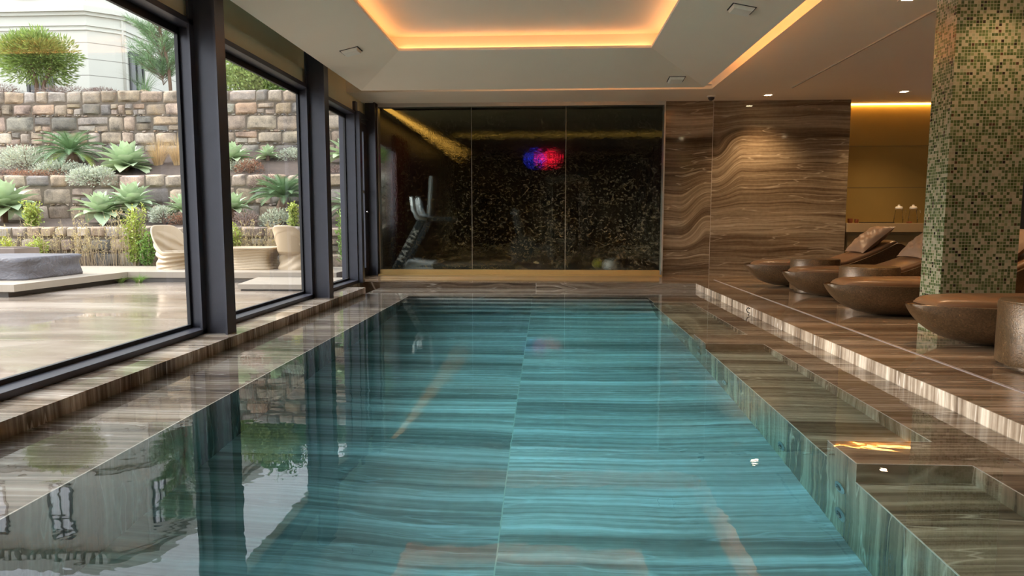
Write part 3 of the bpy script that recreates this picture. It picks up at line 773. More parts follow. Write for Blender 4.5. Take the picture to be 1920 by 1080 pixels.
STC=[(.43,.355,.28),(.37,.31,.255),(.45,.38,.30),(.23,.215,.20),(.49,.435,.375),(.35,.28,.21),(.45,.345,.25),(.39,.36,.32),(.49,.40,.325)]
def stone_wall(name,x0,x1,yf,z0,z1,seed,heights,capped=True,thick=.35,wr=(1.0,2.3),vary=None):
    r=random.Random(seed); m=MB()
    m.box(x0,x1,yf+.05,yf+thick,z0-.2,z1-.03,1)
    def stone(a,b,c,d,dep):
        g=6; base=r.choice(STC); k=r.uniform(.8,1.15); col=tuple(q*k*r.uniform(.96,1.04) for q in base)
        jit=[(r.uniform(-.022,.022),r.uniform(-.022,.022)) for _ in range(4)]
        vs=[]; N=g+1
        ph=r.uniform(0,99)
        for i in range(N):
            for j in range(N):
                u=i/g; v=j/g
                jx=(jit[0][0]*(1-u)*(1-v)+jit[1][0]*u*(1-v)+jit[2][0]*u*v+jit[3][0]*(1-u)*v)
                jz=(jit[0][1]*(1-u)*(1-v)+jit[1][1]*u*(1-v)+jit[2][1]*u*v+jit[3][1]*(1-u)*v)
                uu=2*u-1; vv=2*v-1
                cr=.035*min(1,(d-c)/(b-a))*abs(uu)**3*abs(vv)**3
                px=a+(b-a)*(u-math.copysign(cr*.35,uu))+jx; pz=c+(d-c)*(v-math.copysign(cr,vv))+jz
                e=max(0,(1-abs(uu)**16)*(1-abs(vv)**16))**.5
                nz=mnoise.noise(Vector((px*5,pz*5,ph)))*.02
                vs.append((px,yf+.06-dep*e+nz*e,pz))
        fs=[(i*N+j,(i+1)*N+j,(i+1)*N+j+1,i*N+j+1) for i in range(g) for j in range(g)]
        b0=len(vs)
        bd=[(i,0) for i in range(g)]+[(g,j) for j in range(g)]+[(i,g) for i in range(g,0,-1)]+[(0,j) for j in range(g,0,-1)]
        for i,j in bd:
            p=vs[i*N+j]; vs.append((p[0],yf+thick,p[2]))
        n=len(bd)
        for k2 in range(n):
            i,j=bd[k2]; i2,j2=bd[(k2+1)%n]
            fs.append((i2*N+j2,i*N+j,b0+k2,b0+(k2+1)%n))
        m.add(vs,fs,0,col)
    z=z1; row=0
    while z>z0+.04:
        h=heights[row%len(heights)]*r.uniform(.9,1.1); h=min(h,z-z0)
        if z-h-z0<.12: h=z-z0
        x=x0
        while x<x1:
            w=h*r.uniform(*wr); w=min(w,x1-x)
            if w<.06: break
            gp=.006
            q=r.random()
            if (row==0 and capped) or q<.70:
                stone(x+gp,x+w-gp,z-h+gp,z-gp,r.uniform(.05,.09))
                if row>0 and q<.30:
                    pass
            elif q<.86:
                k=r.uniform(.4,.65)
                stone(x+gp,x+w-gp,z-h*k+gp,z-gp,.06); 
                ww=w*r.uniform(.4,.6)
                stone(x+gp,x+ww-gp,z-h+gp,z-h*k-gp*.6,.05); stone(x+ww+gp*.6,x+w-gp,z-h+gp,z-h*k-gp*.6,.05)
            else:
                ww=w*r.uniform(.35,.65)
                stone(x+gp,x+ww-gp,z-h+gp,z-gp,.07)
                stone(x+ww+gp*.6,x+w-gp,z-h*.5+gp*.6,z-gp,.05); stone(x+ww+gp*.6,x+w-gp,z-h+gp,z-h*.5-gp*.6,.05)
            x+=w
        if row>0:      # little packing stones along the bed joint
            xx=x0
            while xx<x1:
                w2=r.uniform(.05,.13)
                if r.random()<.55: stone(xx,xx+w2-.006,z-h-.022,z-h+.012,.05)
                xx+=w2
            z-=h+.016
        else: z-=h+.014
        row+=1
    return m.build(name,[M['stone'],M['mortar']],smooth=True,sharp=55,kind='structure')
stone_wall('wall_terrace_low',-16,-3.5,13.6,.1,.96,3,[.24,.30,.26],True)
stone_wall('wall_terrace_middle',-19,-3.5,15.6,1.05,2.15,11,[.30,.36,.30],True)
stone_wall('wall_terrace_top',-23,-3.5,18.0,2.7,4.515,21,[.34,.30,.40,.34,.36],True)

# --- building
bz0,bz1=4.3,11.9
P=[(-34,24),(-16.30,24),(-15.62,24.5),(-15.40,24.75),(-15.38,38)]
bld=thing('building','large cream villa with grooved walls up the slope','building',(-16.3,24,bz0))
def off(pts,d):
    out=[]
    for i,(x,y) in enumerate(pts):
        n=Vector((0,0))
        for a,b in ((i-1,i),(i,i+1)):
            if 0<=a and b<len(pts):
                t=Vector((pts[b][0]-pts[a][0],pts[b][1]-pts[a][1])).normalized(); n+=Vector((t.y,-t.x))
        n.normalize(); out.append((x+n.x*d,y+n.y*d))
    return out
def loc(p,z): return (p[0]+16.3,p[1]-24,z-bz0)
m=MB(); m.rings([[loc(p,bz0) for p in P],[loc(p,bz1) for p in P]],close=False)
m.build('wall_faces',M['building'],bld)
def band(z0,z1,d,name='moulding'):
    m=MB(); q=off(P,d)
    m.rings([[loc(p,z0) for p in P],[loc(p,z0) for p in q],[loc(p,z1) for p in q],[loc(p,z1) for p in P]],close=False)
    return m.build(name,M['building'],bld)
band(7.75,7.82,.05); band(7.90,7.98,.06)
band(8.25,8.36,.10); band(8.36,8.55,.2); band(8.55,8.65,.10)
band(11.5,11.7,.12)
m=MB(); q=off(P,.38)
m.rings([[loc(p,11.72) for p in P],[loc(p,11.72) for p in q],[loc(p,12.1) for p in q],[loc(p,12.1) for p in P]],close=False)
for i in range(58):
    x=-34+i*.32
    if x<-16.5: m.box(x+16.3,x+16.3+.16,-.34,.0,11.45-bz0,11.725-bz0)
m.build('cornice',M['building'],bld)
def bwin(a,b,z0,z1,pm='bwin'):
    A=Vector(a);B=Vector(b);t=(B-A).normalized();n=Vector((t.y,-t.x))
    def q(u,d): p=A+(B-A)*u+n*d; return (p.x+16.3,p.y-24)
    fr=MB(); 
    def bar(u0,u1,za,zb,d0,d1,mb):
        pts=[q(u0,d0),q(u1,d0),q(u1,d1),q(u0,d1)]
        mb.rings([[(x,y,za-bz0) for x,y in pts],[(x,y,zb-bz0) for x,y in pts]],cap0=True,cap1=True)
    for u0,u1,za,zb in ((-.06,.05,z0,z1),(.95,1.06,z0,z1),(0,1,z0-.05,z0+.06),(0,1,z1-.06,z1+.05),(.47,.53,z0,z1),(0,1,z0+(z1-z0)*.62-.03,z0+(z1-z0)*.62+.03)): bar(u0,u1,za,zb,.0,.05,fr)
    w=fr.build('window',M['bframe'],bld)
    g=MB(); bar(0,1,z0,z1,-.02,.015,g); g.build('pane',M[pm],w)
bwin((-18.55,24),(-17.65,24),4.4,6.25)
for x in (-21.5,-24.5,-27.5): bwin((x-.95,24),(x,24),4.4,6.25)
for x in (-18.0,-20.6,-23.2,-25.8,-28.4): bwin((x-.8,24),(x,24),8.9,10.9,'bskypane')
bwin((-15.38,24.95),(-15.38,25.75),4.6,7.2); bwin((-15.38,24.95),(-15.38,25.75),9.0,10.9,'bskypane')
m=MB(); m.tube([(.86,.70,0),(.86,.70,7.5)],.05,8); m.build('drainpipe',M['building'],bld,smooth=True)

# --- terrace furniture
def make_chair(label,loc,rz):
    o=thing('garden_armchair',label,'armchair',loc,rz,'sand coloured rippled garden armchairs')
    N=96; nt=34; rs=[]
    def topz(a):
        b=(1-math.cos(a))/2                       # 1 at the back
        t=min(1,max(0,(b-.30)/.66)); t=t*t*(3-2*t)
        e_=(abs(math.cos(a))**3+abs(math.sin(a))**3)**(-1/3)
        return .30+.49*t-.17*t*min(1,abs(math.sin(a))*e_)**5
    def rr(t): return .80+.10*math.cos(min(1,t/.3)*PI)*(1 if t<.3 else 0) -.10*(0 if t<.3 else 1)+ (.0 if t<.3 else .32*((t-.3)/.7)**1.25)
    for k in range(nt+1):
        t=k/nt; ring=[]
        for j in range(N):
            a=2*PI*j/N; ca,sa=math.cos(a),math.sin(a)
            e=(abs(ca)**3.0+abs(sa)**3.0)**(-1/3.0); z=topz(a)*t
            back=max(0,-ca)
            w=abs(ca)**1.5; rad=.36*e*(rr(t)*w+(.90+.08*t)*(1-w))+.018*math.sin(24*t+17*abs(math.sin(a/2))+6*sa)*math.sin(PI*min(1,t*1.1))**.5
            ring.append((rad*ca-.16*back*max(0,z-.25),rad*sa,z))
        rs.append(ring)
    last=rs[-1]
    def inset(f,dz,zc=None): return [(x*f,y*f,(z+dz) if zc is None else min(z+dz,zc)) for x,y,z in last]
    rs+=[inset(.975,.012),inset(.945,.010),inset(.92,-.01),inset(.84,-.06,.34),inset(.78,-.1,.30),inset(.3,-.1,.285)]
    m=MB(); m.rings(rs,cap0=True,cap1=True); m.build('seat_shell',M['sand_plastic'],o,smooth=True,sharp=70)
    m=MB(); m.rings([inset(.76,-.1,.285),inset(.77,-.1,.31),inset(.70,-.1,.325),inset(.2,-.1,.33)],cap0=True,cap1=True); m.build('seat_pad',M['sand_plastic'],o,smooth=True)
    return o
c0=make_chair('sand coloured rippled garden armchair left of the first steel column',(-6.92,12.38,.199),R(-28))
dup(c0,'sand coloured rippled garden armchair with a rounded back, behind the second pane',(-4.60,12.35,.199),R(72))
o=thing('garden_table','low sand coloured rippled garden table between the two armchairs','table',(-5.45,12.4,.199))
m=MB(); N=64; rs=[]
for k in range(21):
    t=k/20; ring=[]
    for j in range(N):
        a=2*PI*j/N; ca,sa=math.cos(a),math.sin(a); e=(abs(ca)**6+abs(sa)**6)**(-1/6)
        w=.80+.2*(2*t-1)**2 if t<.5 else .80+.2*(2*t-1)**2*1.15
        rad=.44*e*w*(1+.03*math.sin(46*t+2.4*math.sin(2*a)))
        ring.append((rad*ca,rad*sa*.8,.36*t))
    rs.append(ring)
m.rings(rs,cap0=True); m.build('pedestal',M['sand_plastic'],o,smooth=True)
m=MB(); N=64
def sq(s,z): 
    return [(.46*s*math.cos(2*PI*j/N)*(abs(math.cos(2*PI*j/N))**8+abs(math.sin(2*PI*j/N))**8)**(-1/8),.37*s*math.sin(2*PI*j/N)*(abs(math.cos(2*PI*j/N))**8+abs(math.sin(2*PI*j/N))**8)**(-1/8),z) for j in range(N)]
m.rings([sq(.96,.36),sq(1,.37),sq(1,.392),sq(.97,.40),sq(.9,.40),sq(.88,.392)],cap0=True,cap1=True); m.build('table_top',M['sand_plastic'],o,smooth=True,sharp=50)

o=thing('daybed','low daybed wrapped in a creased dark grey cover on the terrace platform','daybed',(-8.95,10.38,.20))
m=MB(); NX,NY=40,24
def cov(u,v):   # u,v in -1..1 over top, wrapped down
    pass
W,Dp=1.15,.68
ringN=120; rs=[]
for k,(sc,z) in enumerate([(1.02,0),(1.012,.03),(1.0,.07),(.995,.11),(.992,.15),(.992,.19),(.995,.23),(1.0,.265),(1.005,.29),(1.0,.315),(.985,.33),(.95,.337),(.8,.336),(.5,.333),(.2,.33)]):
    ring=[]
    for j in range(ringN):
        a=2*PI*j/ringN; ca,sa=math.cos(a),math.sin(a); e=(abs(ca)**22+abs(sa)**22)**(-1/22)
        X=ca*e*W; Y=sa*e*Dp
        f=mnoise.noise(Vector((X*1.6+z*5,Y*1.6-z*3,z*2.2)))*.035+mnoise.noise(Vector((X*5-z*9,Y*5+z*9,z*6)))*.018+.010*math.sin(6*X+9*z+5*Y)*math.sin(PI*min(1,z/.3))
        g=f if k<10 else f*.35
        ring.append((X*sc+g*ca*1.2,Y*sc+g*sa*1.2,z+(g*.6 if k>8 else 0)))
    rs.append(ring)
m.rings(rs,cap0=True,cap1=True); m.build('cover',M['tarp'],o,smooth=True)
o=thing('planter_box','weathered brown planter box behind the covered daybed','planter',(-10.3,11.85,.199))
m=MB(); m.box(-.9,.9,-.3,.3,0,.40); m.build('box_body',M['planter'],o,bevel=.01)
m=MB(); m.box(-.84,.84,-.24,.24,.39,.41); m.build('soil_fill',M['soil'],o)

# ------------------------------------------------------------------ PLANTS
def tint(r,lo=.8,hi=1.2,yel=0):
    k=r.uniform(lo,hi); y=r.uniform(0,yel)
    return (k*(1+y),k*(1+y*.4),k*(1-y*.5))
def agave(label,loc,rad,seed,n=38,trunk=.12):
    r=random.Random(seed); rad*=1.12; o=thing('agave',label,'agave',loc,r.uniform(0,6),'pale green agaves on the terraces')
    m=MB()
    for i in range(n):
        f=i/(n-1); az=i*2.39996+r.uniform(-.15,.15); el=R(88-106*f**.95)+r.uniform(-.08,.08)
        L=rad*(.75+.35*f**.5)*r.uniform(.9,1.1); W=L*.285; segs=7
        h=Vector((math.cos(az),math.sin(az),0)); side=Vector((-math.sin(az),math.cos(az),0)); p=Vector((0,0,trunk))+h*.03*rad
        rs=[]; e=el; col=tint(r,.85,1.15,.12 if f>.8 else .03)
        for s in range(segs+1):
            t=s/segs; w=W*(.45+1.5*t-.1*t*t if t<.45 else 1.1*(1-((t-.45)/.55)**1.8))*.5*1.5
            w=max(w,.002); d=h*math.cos(e)+Vector((0,0,1))*math.sin(e); up=-h*math.sin(e)+Vector((0,0,1))*math.cos(e)
            rs.append([p-side*w+up*w*.35,p-up*.004,p+side*w+up*w*.35]); p=p+d*(L/segs); e-=R(3+4*f)*(1 if t>.3 else .2)
        m.rings(rs,close=False,col=col)
    m.build('leaves',M['agave'],o,smooth=True)
    s=MB(); s.tube([(0,0,-.1),(0,0,trunk+.03)],[.05*rad+.03,.06*rad+.03],8); s.build('trunk',M['bark'],o)
    return o
def cycad(label,loc,rad,seed,n=46,trunk=.15,upright=0.0):
    r=random.Random(seed); o=thing('cycad',label,'cycad',loc,0,None)
    m=MB()
    for i in range(n):
        f=i/(n-1); az=i*2.39996; el=R(78-88*f+upright*35*f)+r.uniform(-.06,.06); L=rad*(.85+.25*f)*r.uniform(.92,1.06)
        h=Vector((math.cos(az),math.sin(az),0)); side=Vector((-math.sin(az),math.cos(az),0)); p=Vector((0,0,trunk)); e=el
        col=tint(r,.8,1.35,.1); 
        if f>.88 and not upright: col=(2.2,1.7,.7)
        pts=[]; segs=26
        for s in range(segs+1):
            t=s/segs; d=h*math.cos(e)+Vector((0,0,1))*math.sin(e); up=-h*math.sin(e)+Vector((0,0,1))*math.cos(e)
            pts.append(p.copy())
            if t>.10:
                ll=rad*.20*math.sin(PI*min(1,.12+t*.86))**.7
                for sg in (-1,1):
                    dd=(side*sg*.80+d*.55+up*.28).normalized(); w=d*.012*max(1,rad)
                    m.add([p-w,p+w,p+dd*ll],[(0,1,2)] if sg<0 else [(1,0,2)],0,col)
            p=p+d*(L/segs); e-=R(2.3)
        m.tube(pts[::5],.008,4,0,col,False)
    m.build('fronds',M['cycad'],o)
    s=MB(); s.tube([(0,0,-.1),(0,0,trunk*.6),(0,0,trunk+.05)],[.17*rad+.02,.18*rad+.02,.10*rad],10); s.build('trunk',M['bark'],o)
    return o
def blobpt(r,sx,sy,sz,shell=.55,zmin=-.15):
    while True:
        v=Vector((r.uniform(-1,1),r.uniform(-1,1),r.uniform(zmin,1)))
        if shell<v.length<1: return Vector((v.x*sx,v.y*sy,v.z*sz)),v.normalized()
def leafquad(m,p,d,L,W,r,col):
    s=d.cross(Vector((r.uniform(-1,1),r.uniform(-1,1),r.uniform(-1,1))))
    if s.length<1e-3: return
    s.normalize(); m.add([p,p+d*L*.5-s*W,p+d*L,p+d*L*.5+s*W],[(0,1,2,3)],0,col)
def mound(name,label,cat,loc,size,n,L,W,mat,seed,group=None,spread=.6,core=None,trunk=None,yel=.1,lo=.7,hi=1.25,lumps=5,zmin=-.15):
    r=random.Random(seed); o=thing(name,label,cat,loc,0,group); m=MB(); sx,sy,sz=size
    cs=[(Vector((0,0,0)),1.0)]+[(Vector((r.uniform(-.6,.6)*sx,r.uniform(-.5,.5)*sy,r.uniform(0,.45)*sz)),r.uniform(.45,.7)) for _ in range(lumps)]
    tots=sum(k*k for _,k in cs)
    for c,k in cs:
        for i in range(int(n*k*k/tots)):
            q,nv=blobpt(r,sx*k,sy*k,sz*k,.55 if zmin>-.3 else .3,zmin); d=(nv+Vector((r.uniform(-1,1),r.uniform(-1,1),r.uniform(-.4,1)))*spread).normalized()
            leaf_tone=tint(r,lo,hi,yel)  # random tone per leaf
            leafquad(m,c+q,d,L*r.uniform(.6,1.3),W*r.uniform(.7,1.2),r,leaf_tone)
    m.build('foliage',mat,o)
    s=MB()
    for i in range(5):
        a=i*1.26; s.tube([(0,0,-.08),(.3*sx*math.cos(a),.3*sy*math.sin(a),sz*.35),(.6*sx*math.cos(a),.6*sy*math.sin(a),sz*.75)],[.02,.012,.006],5)
    s.build('stems',M['bark'],o)
    return o
def leafy_shrub(label,loc,w,h,seed,mat='spurge',nst=10,group='leafy green shrubs at the foot of the walls',yel=.35,L=.06):
    r=random.Random(seed); o=thing('leafy_shrub',label,'shrub',loc,0,group); m=MB(); s=MB()
    for i in range(nst):
        a=r.uniform(0,2*PI); rr=w*.5*r.uniform(.1,1); hh=h*r.uniform(.55,1.0)
        top=Vector((rr*math.cos(a),rr*math.sin(a)*.7,hh)); base=Vector((top.x*.3,top.y*.3,-.05)); mid=(base+top)/2+Vector((r.uniform(-.05,.05),r.uniform(-.05,.05),0))
        s.tube([base,mid,top],[.009,.007,.004],5)
        for k in range(95):
            t=r.uniform(.15,1.03); p=base.lerp(mid,t*2) if t<.5 else mid.lerp(top,t*2-1)
            p=p+Vector((r.gauss(0,.035),r.gauss(0,.035),r.gauss(0,.02)))
            d=Vector((r.uniform(-1,1),r.uniform(-1,1),r.uniform(-.1,1.1))).normalized()
            c=tint(r,.7,1.3,yel*t)
            leafquad(m,p,d,L*r.uniform(.7,1.3),L*.26,r,c)
    m.build('foliage',M[mat],o); s.build('stems',M['stem'],o); return o
def stems(label,loc,w,h,seed,n=60,leaf=True,group='dry stemmed weeds in front of the low wall'):
    r=random.Random(seed); o=thing('dry_weed',label,'weed',loc,0,group); s=MB(); m=MB()
    for i in range(n):
        x=r.uniform(-.5,.5)*w; y=r.uniform(-.15,.15); hh=h*r.uniform(.35,1)
        lean=r.gauss(0,.16)*hh; p0=Vector((x,y,-.03)); p2=Vector((x+lean,y+r.uniform(-.1,.1),hh)); p1=(p0+p2)/2+Vector((r.uniform(-.04,.04),0,.05))
        s.tube([p0,p1,p2],[.0045,.0035,.002],4,caps=False)
        for k in range(14):
            t=r.uniform(.3,1); p=p0.lerp(p1,2*t) if t<.5 else p1.lerp(p2,2*t-1)
            d=Vector((r.uniform(-1,1),r.uniform(-1,1),r.uniform(.2,1.3))).normalized()
            leafquad(m,p,d,.05*r.uniform(.6,1.6),.007,r,tint(r,.7,1.3,.3))
    s.build('stems',M['stem'],o); m.build('foliage',M['weeds'],o); return o
def tuft(label,loc,w,h,seed,n=260,mat='drygrass',group='tan grass tufts on the upper terrace'):
    r=random.Random(seed); o=thing('grass_tuft',label,'ornamental grass',loc,0,group); m=MB()
    for i in range(n):
        a=r.uniform(0,2*PI); q=r.random()**.6; b=Vector((math.cos(a)*.12*w*q,math.sin(a)*.12*w*q,0)); out=Vector((math.cos(a),math.sin(a),0))
        hh=h*r.uniform(.6,1.05); rs=[]; sd=Vector((-math.sin(a),math.cos(a),0)).lerp(Vector((1,0,0)),.5).normalized()*.004
        for s in range(5):
            t=s/4; p=b+out*(w*.5*q*t**1.8)+Vector((0,0,hh*(t-.25*t**3*q))); ww=sd*(1-t*.85); rs.append([p-ww,p+ww])
        m.rings(rs,close=False,col=tint(r,.75,1.25,.1))
    m.build('blades',M[mat],o)
    s=MB(); s.lathe([(.10*w,-.03),(.09*w,.03),(.03*w,.06)],10); s.build('crown_base',M['stem'],o); return o

cycad('large feathery cycad on the upper terrace bed, left of the pale agave',(-12.16,17.00,2.51),.92,1,52,.28)
cycad('trunked cycad with upright fronds seen through the second pane',(-5.78,14.75,1.15),.80,2,50,.42,.7)
for k,(lb,lc,rd,n,tr) in enumerate([
 ('big pale agave at the edge of the upper bed, right of the large cycad',(-10.36,16.45,2.25),.62,46,.16),
 ('pale agave just below the big one, in front of the middle stone wall',(-9.29,14.85,1.12),.50,36,.34),
 ('yellowish pale agave low on the left of a pair under the big one',(-9.75,14.50,1.05),.50,38,.20),
 ('large agave cut by the left edge of the picture',(-12.22,14.80,1.08),.66,46,.30),
 ('small agave beside the first steel column, above the left armchair',(-8.08,14.85,1.12),.42,30,.20),
 ('agave on the upper bed just right of the first steel column',(-7.80,16.75,2.46),.44,34,.15),
 ('agave on the lower bed just right of the first steel column',(-6.97,14.85,1.12),.40,30,.22),
 ('small yellow green agave on the upper bed above the trunked cycad',(-7.12,17.20,2.61),.30,24,.10),
 ('bright agave seen high through the glazed door',(-4.94,16.75,2.46),.50,36,.2),
 ('bright agave seen low through the glazed door',(-4.26,14.85,1.12),.52,36,.25)]): agave(lb,lc,rd,30+k,n,tr)
gs='silver grey cushions of foliage on the terraces'
for k,(lb,lc,sz,n,mt) in enumerate([
 ('broad silver cushion plant left of the large cycad',(-13.15,16.80,2.35),(.95,.60,.58),4200,'silver'),
 ('silver cushion plant creeping below the large cycad',(-12.05,16.45,2.17),(.85,.40,.38),2900,'silver'),
 ('silver plant spilling over the middle wall left of the big agave',(-10.67,15.62,1.94),(.58,.26,.40),2400,'silver'),
 ('silver cushion behind the top of the left armchair',(-8.35,14.5,1.08),(.32,.25,.28),1000,'silver'),
 ('silver cushion on the upper bed right of the first column',(-7.51,16.50,2.26),(.42,.3,.28),1200,'silver'),
 ('silver cushion on the upper bed behind the trunked cycad',(-6.46,17.30,2.61),(.55,.3,.30),1200,'silver'),
 ('silver cushion on the lower bed under the trunked cycad',(-5.7,14.25,1.0),(.42,.26,.34),1200,'silver')]):
    mound('silver_shrub',lb,'shrub',lc,sz,n,.065,.014,M[mt],60+k,gs,.7)
for k,(lb,lc,sz,n,mt) in enumerate([
 ('rust brown dead foliage hanging over the middle wall at left',(-12.32,16.00,2.08),(.75,.22,.20),1100,'rust'),
 ('purplish heath under the silver cushion at far left',(-13.50,16.20,2.14),(.6,.25,.20),1000,'heath'),
 ('rust brown dead foliage right of the first column',(-7.16,16.20,2.25),(.34,.25,.30),900,'rust'),
 ('purplish heath hanging over the middle wall left of the trunked cycad',(-6.52,15.60,1.87),(.42,.22,.28),900,'heath'),
 ('purplish heath on the lower bed behind the garden table',(-6.45,14.2,.98),(.40,.22,.34),900,'heath'),
 ('dark heath below the high agave in the glazed door',(-4.93,16.30,2.14),(.42,.25,.25),800,'heath'),
 ('rusty patch beside the silver cushion behind the left armchair',(-7.95,14.4,1.02),(.2,.2,.22),500,'rust')]):
    mound('heath_shrub',lb,'shrub',lc,sz,n,.055,.008,M[mt],80+k,'brown and purplish low shrubs on the terraces',.8)
tuft('tan grass tuft right of the big agave',(-9.81,16.90,2.34),.70,.95,5,420)
tuft('tan grass tuft beside the first column on the upper bed',(-9.31,16.90,2.36),.70,.92,6,420)
leafy_shrub('tall yellow green leafy shrub left of the left armchair',(-8.32,13.3,.16),.50,1.22,1,'spurge',22)
leafy_shrub('bright leafy shrub at the lower left of that tall shrub, by the armchair foot',(-8.05,13.25,.16),.35,.75,2,'green',12)
leafy_shrub('yellow green shrub above the low wall near the left edge',(-11.1,14.22,.88),.42,.62,3,'spurge',14)
leafy_shrub('short yellow tipped shrub behind the covered daybed',(-10.2,13.2,.16),.45,.55,4,'spurge',12)
leafy_shrub('tiny yellow shrub above the planter box',(-10.9,13.2,.16),.25,.62,5,'spurge',8,yel=.7)
leafy_shrub('yellow green shrub just right of the first column behind the garden table',(-6.35,13.3,.16),.42,.90,6,'spurge',16)
leafy_shrub('thin yellow green shrub above the right armchair',(-5.28,13.9,.9),.22,.55,7,'spurge',9)
leafy_shrub('leafy green shrub seen through the glazed door',(-3.98,13.3,.16),.40,1.15,8,'green',22)
leafy_shrub('small dark leafy plant at the left edge above the planter box',(-12.1,14.22,.92),.35,.45,9,'green',9)
leafy_shrub('bushy green shrub seen through the left end of the wet dark glass',(-3.86,14.75,1.0),.5,1.05,18,'green',20)
leafy_shrub('green shrub on the upper bed seen through the left end of the wet dark glass',(-4.05,17.0,2.45),.6,1.0,19,'green',18)
stems('dry weeds behind the covered daybed near the left edge',(-10.9,13.35,.16),.8,.95,1,20)
stems('dry weeds behind the middle of the covered daybed',(-10.1,13.3,.16),.9,1.0,2,26)
stems('dense dry weeds between the covered daybed and the left armchair',(-9.0,13.25,.16),1.3,1.15,3,80)
stems('dry weeds behind the garden table',(-5.75,13.3,.16),.9,1.0,4,62)
tuft('low green tuft under the terrace step edge',(-7.05,11.36,.02),.4,.16,9,160,'green',None)
tuft('low green tuft at the corner of the terrace platform',(-7.35,11.62-.3,.02),.35,.14,10,120,'green',None)
# on top of the wall
t=mound('topiary_tree','clipped mushroom shaped tree on top of the stone wall','tree',(-14.45,19.1,5.42),(.92,.8,.95),13000,.14,.017,M['topiary'],91,None,.35,lumps=11,zmin=-.45)
s=MB()
for dx,dy in ((-.12,0),(.1,.05),(.0,-.1),(.16,-.05)): s.tube([(dx*.6,dy,-.97),(dx,dy,-.5),(dx*3.5,dy*3,.1)],[.05,.04,.03],7)
s.build('trunk',M['bark'],t,smooth=True)
def pine(label,loc,seed):
    r=random.Random(seed); o=thing('pine_tree',label,'tree',loc,0,None); m=MB(); s=MB()
    s.tube([(.42,0,-.2),(.38,0,.8),(.22,0,1.6),(.05,0,2.4)],[.05,.045,.03,.015],8)
    for i in range(120):
        z=r.uniform(.55,3.0); a=r.uniform(0,2*PI); rr=r.uniform(.15,.80)*(1.1-.25*abs(z-1.6)); tip=Vector((.1+rr*math.cos(a),rr*math.sin(a)*.7,z+.2*rr)); b=Vector((.2,0,z-.3))
        s.tube([b,(b+tip)/2+Vector((0,0,-.04)),tip],[.010,.007,.004],4)
        for k in range(85):
            t=r.uniform(.4,1.02); p=b.lerp(tip,t); d=((tip-b).normalized()*.8+Vector((r.uniform(-1,1),r.uniform(-1,1),r.uniform(-.7,1)))*.8).normalized()
            leafquad(m,p,d,.24*r.uniform(.6,1.3),.0055,r,tint(r,.7,1.5,.15))
    m.build('needles',M['pine'],o); s.build('trunk',M['bark'],o); return o
pine('soft pine tree on top of the wall beside the cream villa',(-11.15,19.30,4.63),4)
tuft('stiff yucca under the pine tree on the wall top',(-11.22,18.80,4.63),1.3,.75,12,120,'cycad',None)
for k,(lb,lc,sz) in enumerate([('purple grey lavender cushion on the wall top beside the clipped tree',(-13.54,18.75,4.56),(.75,.35,.24)),('purple grey lavender at the left end of the wall top',(-15.21,18.75,4.56),(.6,.35,.26)),('thin lavender along the wall top left of the pine',(-12.40,18.75,4.56),(.5,.3,.18))]):
    mound('lavender',lb,'lavender',lc,sz,1100,.07,.006,M['heath'],100+k,'lavender cushions on the wall top',.6)
mound('hedge','yellow green hedge above the stone wall seen through the second pane','hedge',(-8.71,19.70,4.52),(1.3,.8,1.5),7000,.10,.035,M['hedge'],110,None,.8,lumps=8)
mound('laurel_bush','dark green laurel at the right of the hedge on the wall top','bush',(-6.84,19.70,4.52),(.95,.8,1.3),5200,.11,.035,M['darkhedge'],111,None,.8,lumps=8)
mound('laurel_bush','tall dark laurel rising behind the hedge','bush',(-8.80,22.00,4.68),(1.7,1.0,2.7),5200,.14,.045,M['darkhedge'],112,None,.8,lumps=8)
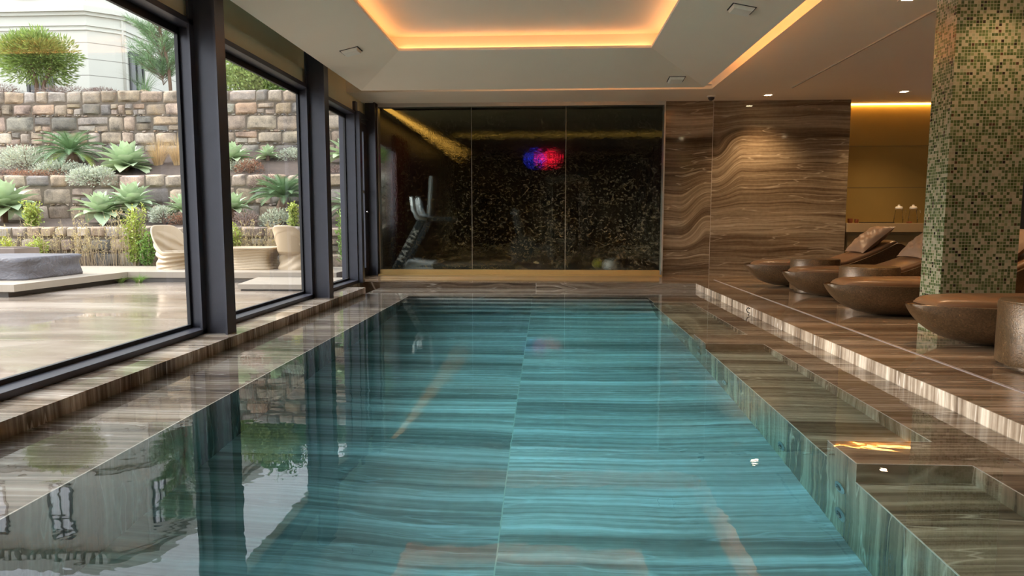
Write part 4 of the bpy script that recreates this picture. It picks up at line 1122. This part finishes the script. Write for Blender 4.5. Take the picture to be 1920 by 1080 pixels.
mound('laurel_bush','dark laurel at the far right end of the wall top','bush',(-4.97,19.90,4.52),(1.0,.8,1.3),3500,.12,.04,M['darkhedge'],113,None,.8,lumps=6)

# ------------------------------------------------------------------ LIGHT
w=bpy.data.worlds.new('overcast_sky'); scene.world=w; w.use_nodes=True; nt=w.node_tree; nt.nodes.clear()
out=nt.nodes.new('ShaderNodeOutputWorld'); bg=nt.nodes.new('ShaderNodeBackground'); tc=nt.nodes.new('ShaderNodeTexCoord')
sx=nt.nodes.new('ShaderNodeSeparateXYZ'); rp=nt.nodes.new('ShaderNodeValToRGB')
nt.links.new(tc.outputs['Generated'],sx.inputs[0]); nt.links.new(sx.outputs[2],rp.inputs[0])
rp.color_ramp.elements[0].position=0; rp.color_ramp.elements[0].color=(.80,.84,.88,1)
rp.color_ramp.elements[1].position=.9; rp.color_ramp.elements[1].color=(.95,1.0,1.12,1)
nt.links.new(rp.outputs[0],bg.inputs[0]); bg.inputs[1].default_value=1.35; nt.links.new(bg.outputs[0],out.inputs[0])
# soft overcast sun
L=bpy.data.lights.new('overcast_sun','SUN'); L.energy=4.4; L.angle=R(42); L.color=(1,.97,.93)
lo=bpy.data.objects.new('overcast_sun',L); COL.objects.link(lo); lo.rotation_euler=Vector((-.90,.08,.43)).to_track_quat('Z','Y').to_euler()

# ------------------------------------------------------------------ CAMERA
cd=bpy.data.cameras.new('camera'); cam=bpy.data.objects.new('camera',cd); COL.objects.link(cam)
cd.sensor_width=36; cd.lens=24.0; cd.clip_start=.05; cd.clip_end=200
cam.location=(0,0,1.10); cam.rotation_euler=(R(90-5.7106),0,R(3.0703)); scene.camera=cam

vs=scene.view_settings; vs.view_transform='Standard'; vs.look='None'; vs.exposure=1.3; vs.gamma=1.0; vs.use_curve_mapping=False
cy=scene.cycles
cy.use_denoising=True
cy.max_bounces=12; cy.diffuse_bounces=6; cy.glossy_bounces=5; cy.transmission_bounces=8; cy.transparent_max_bounces=16
cy.sample_clamp_indirect=12.0; cy.caustics_refractive=True; cy.caustics_reflective=False; cy.blur_glossy=.5
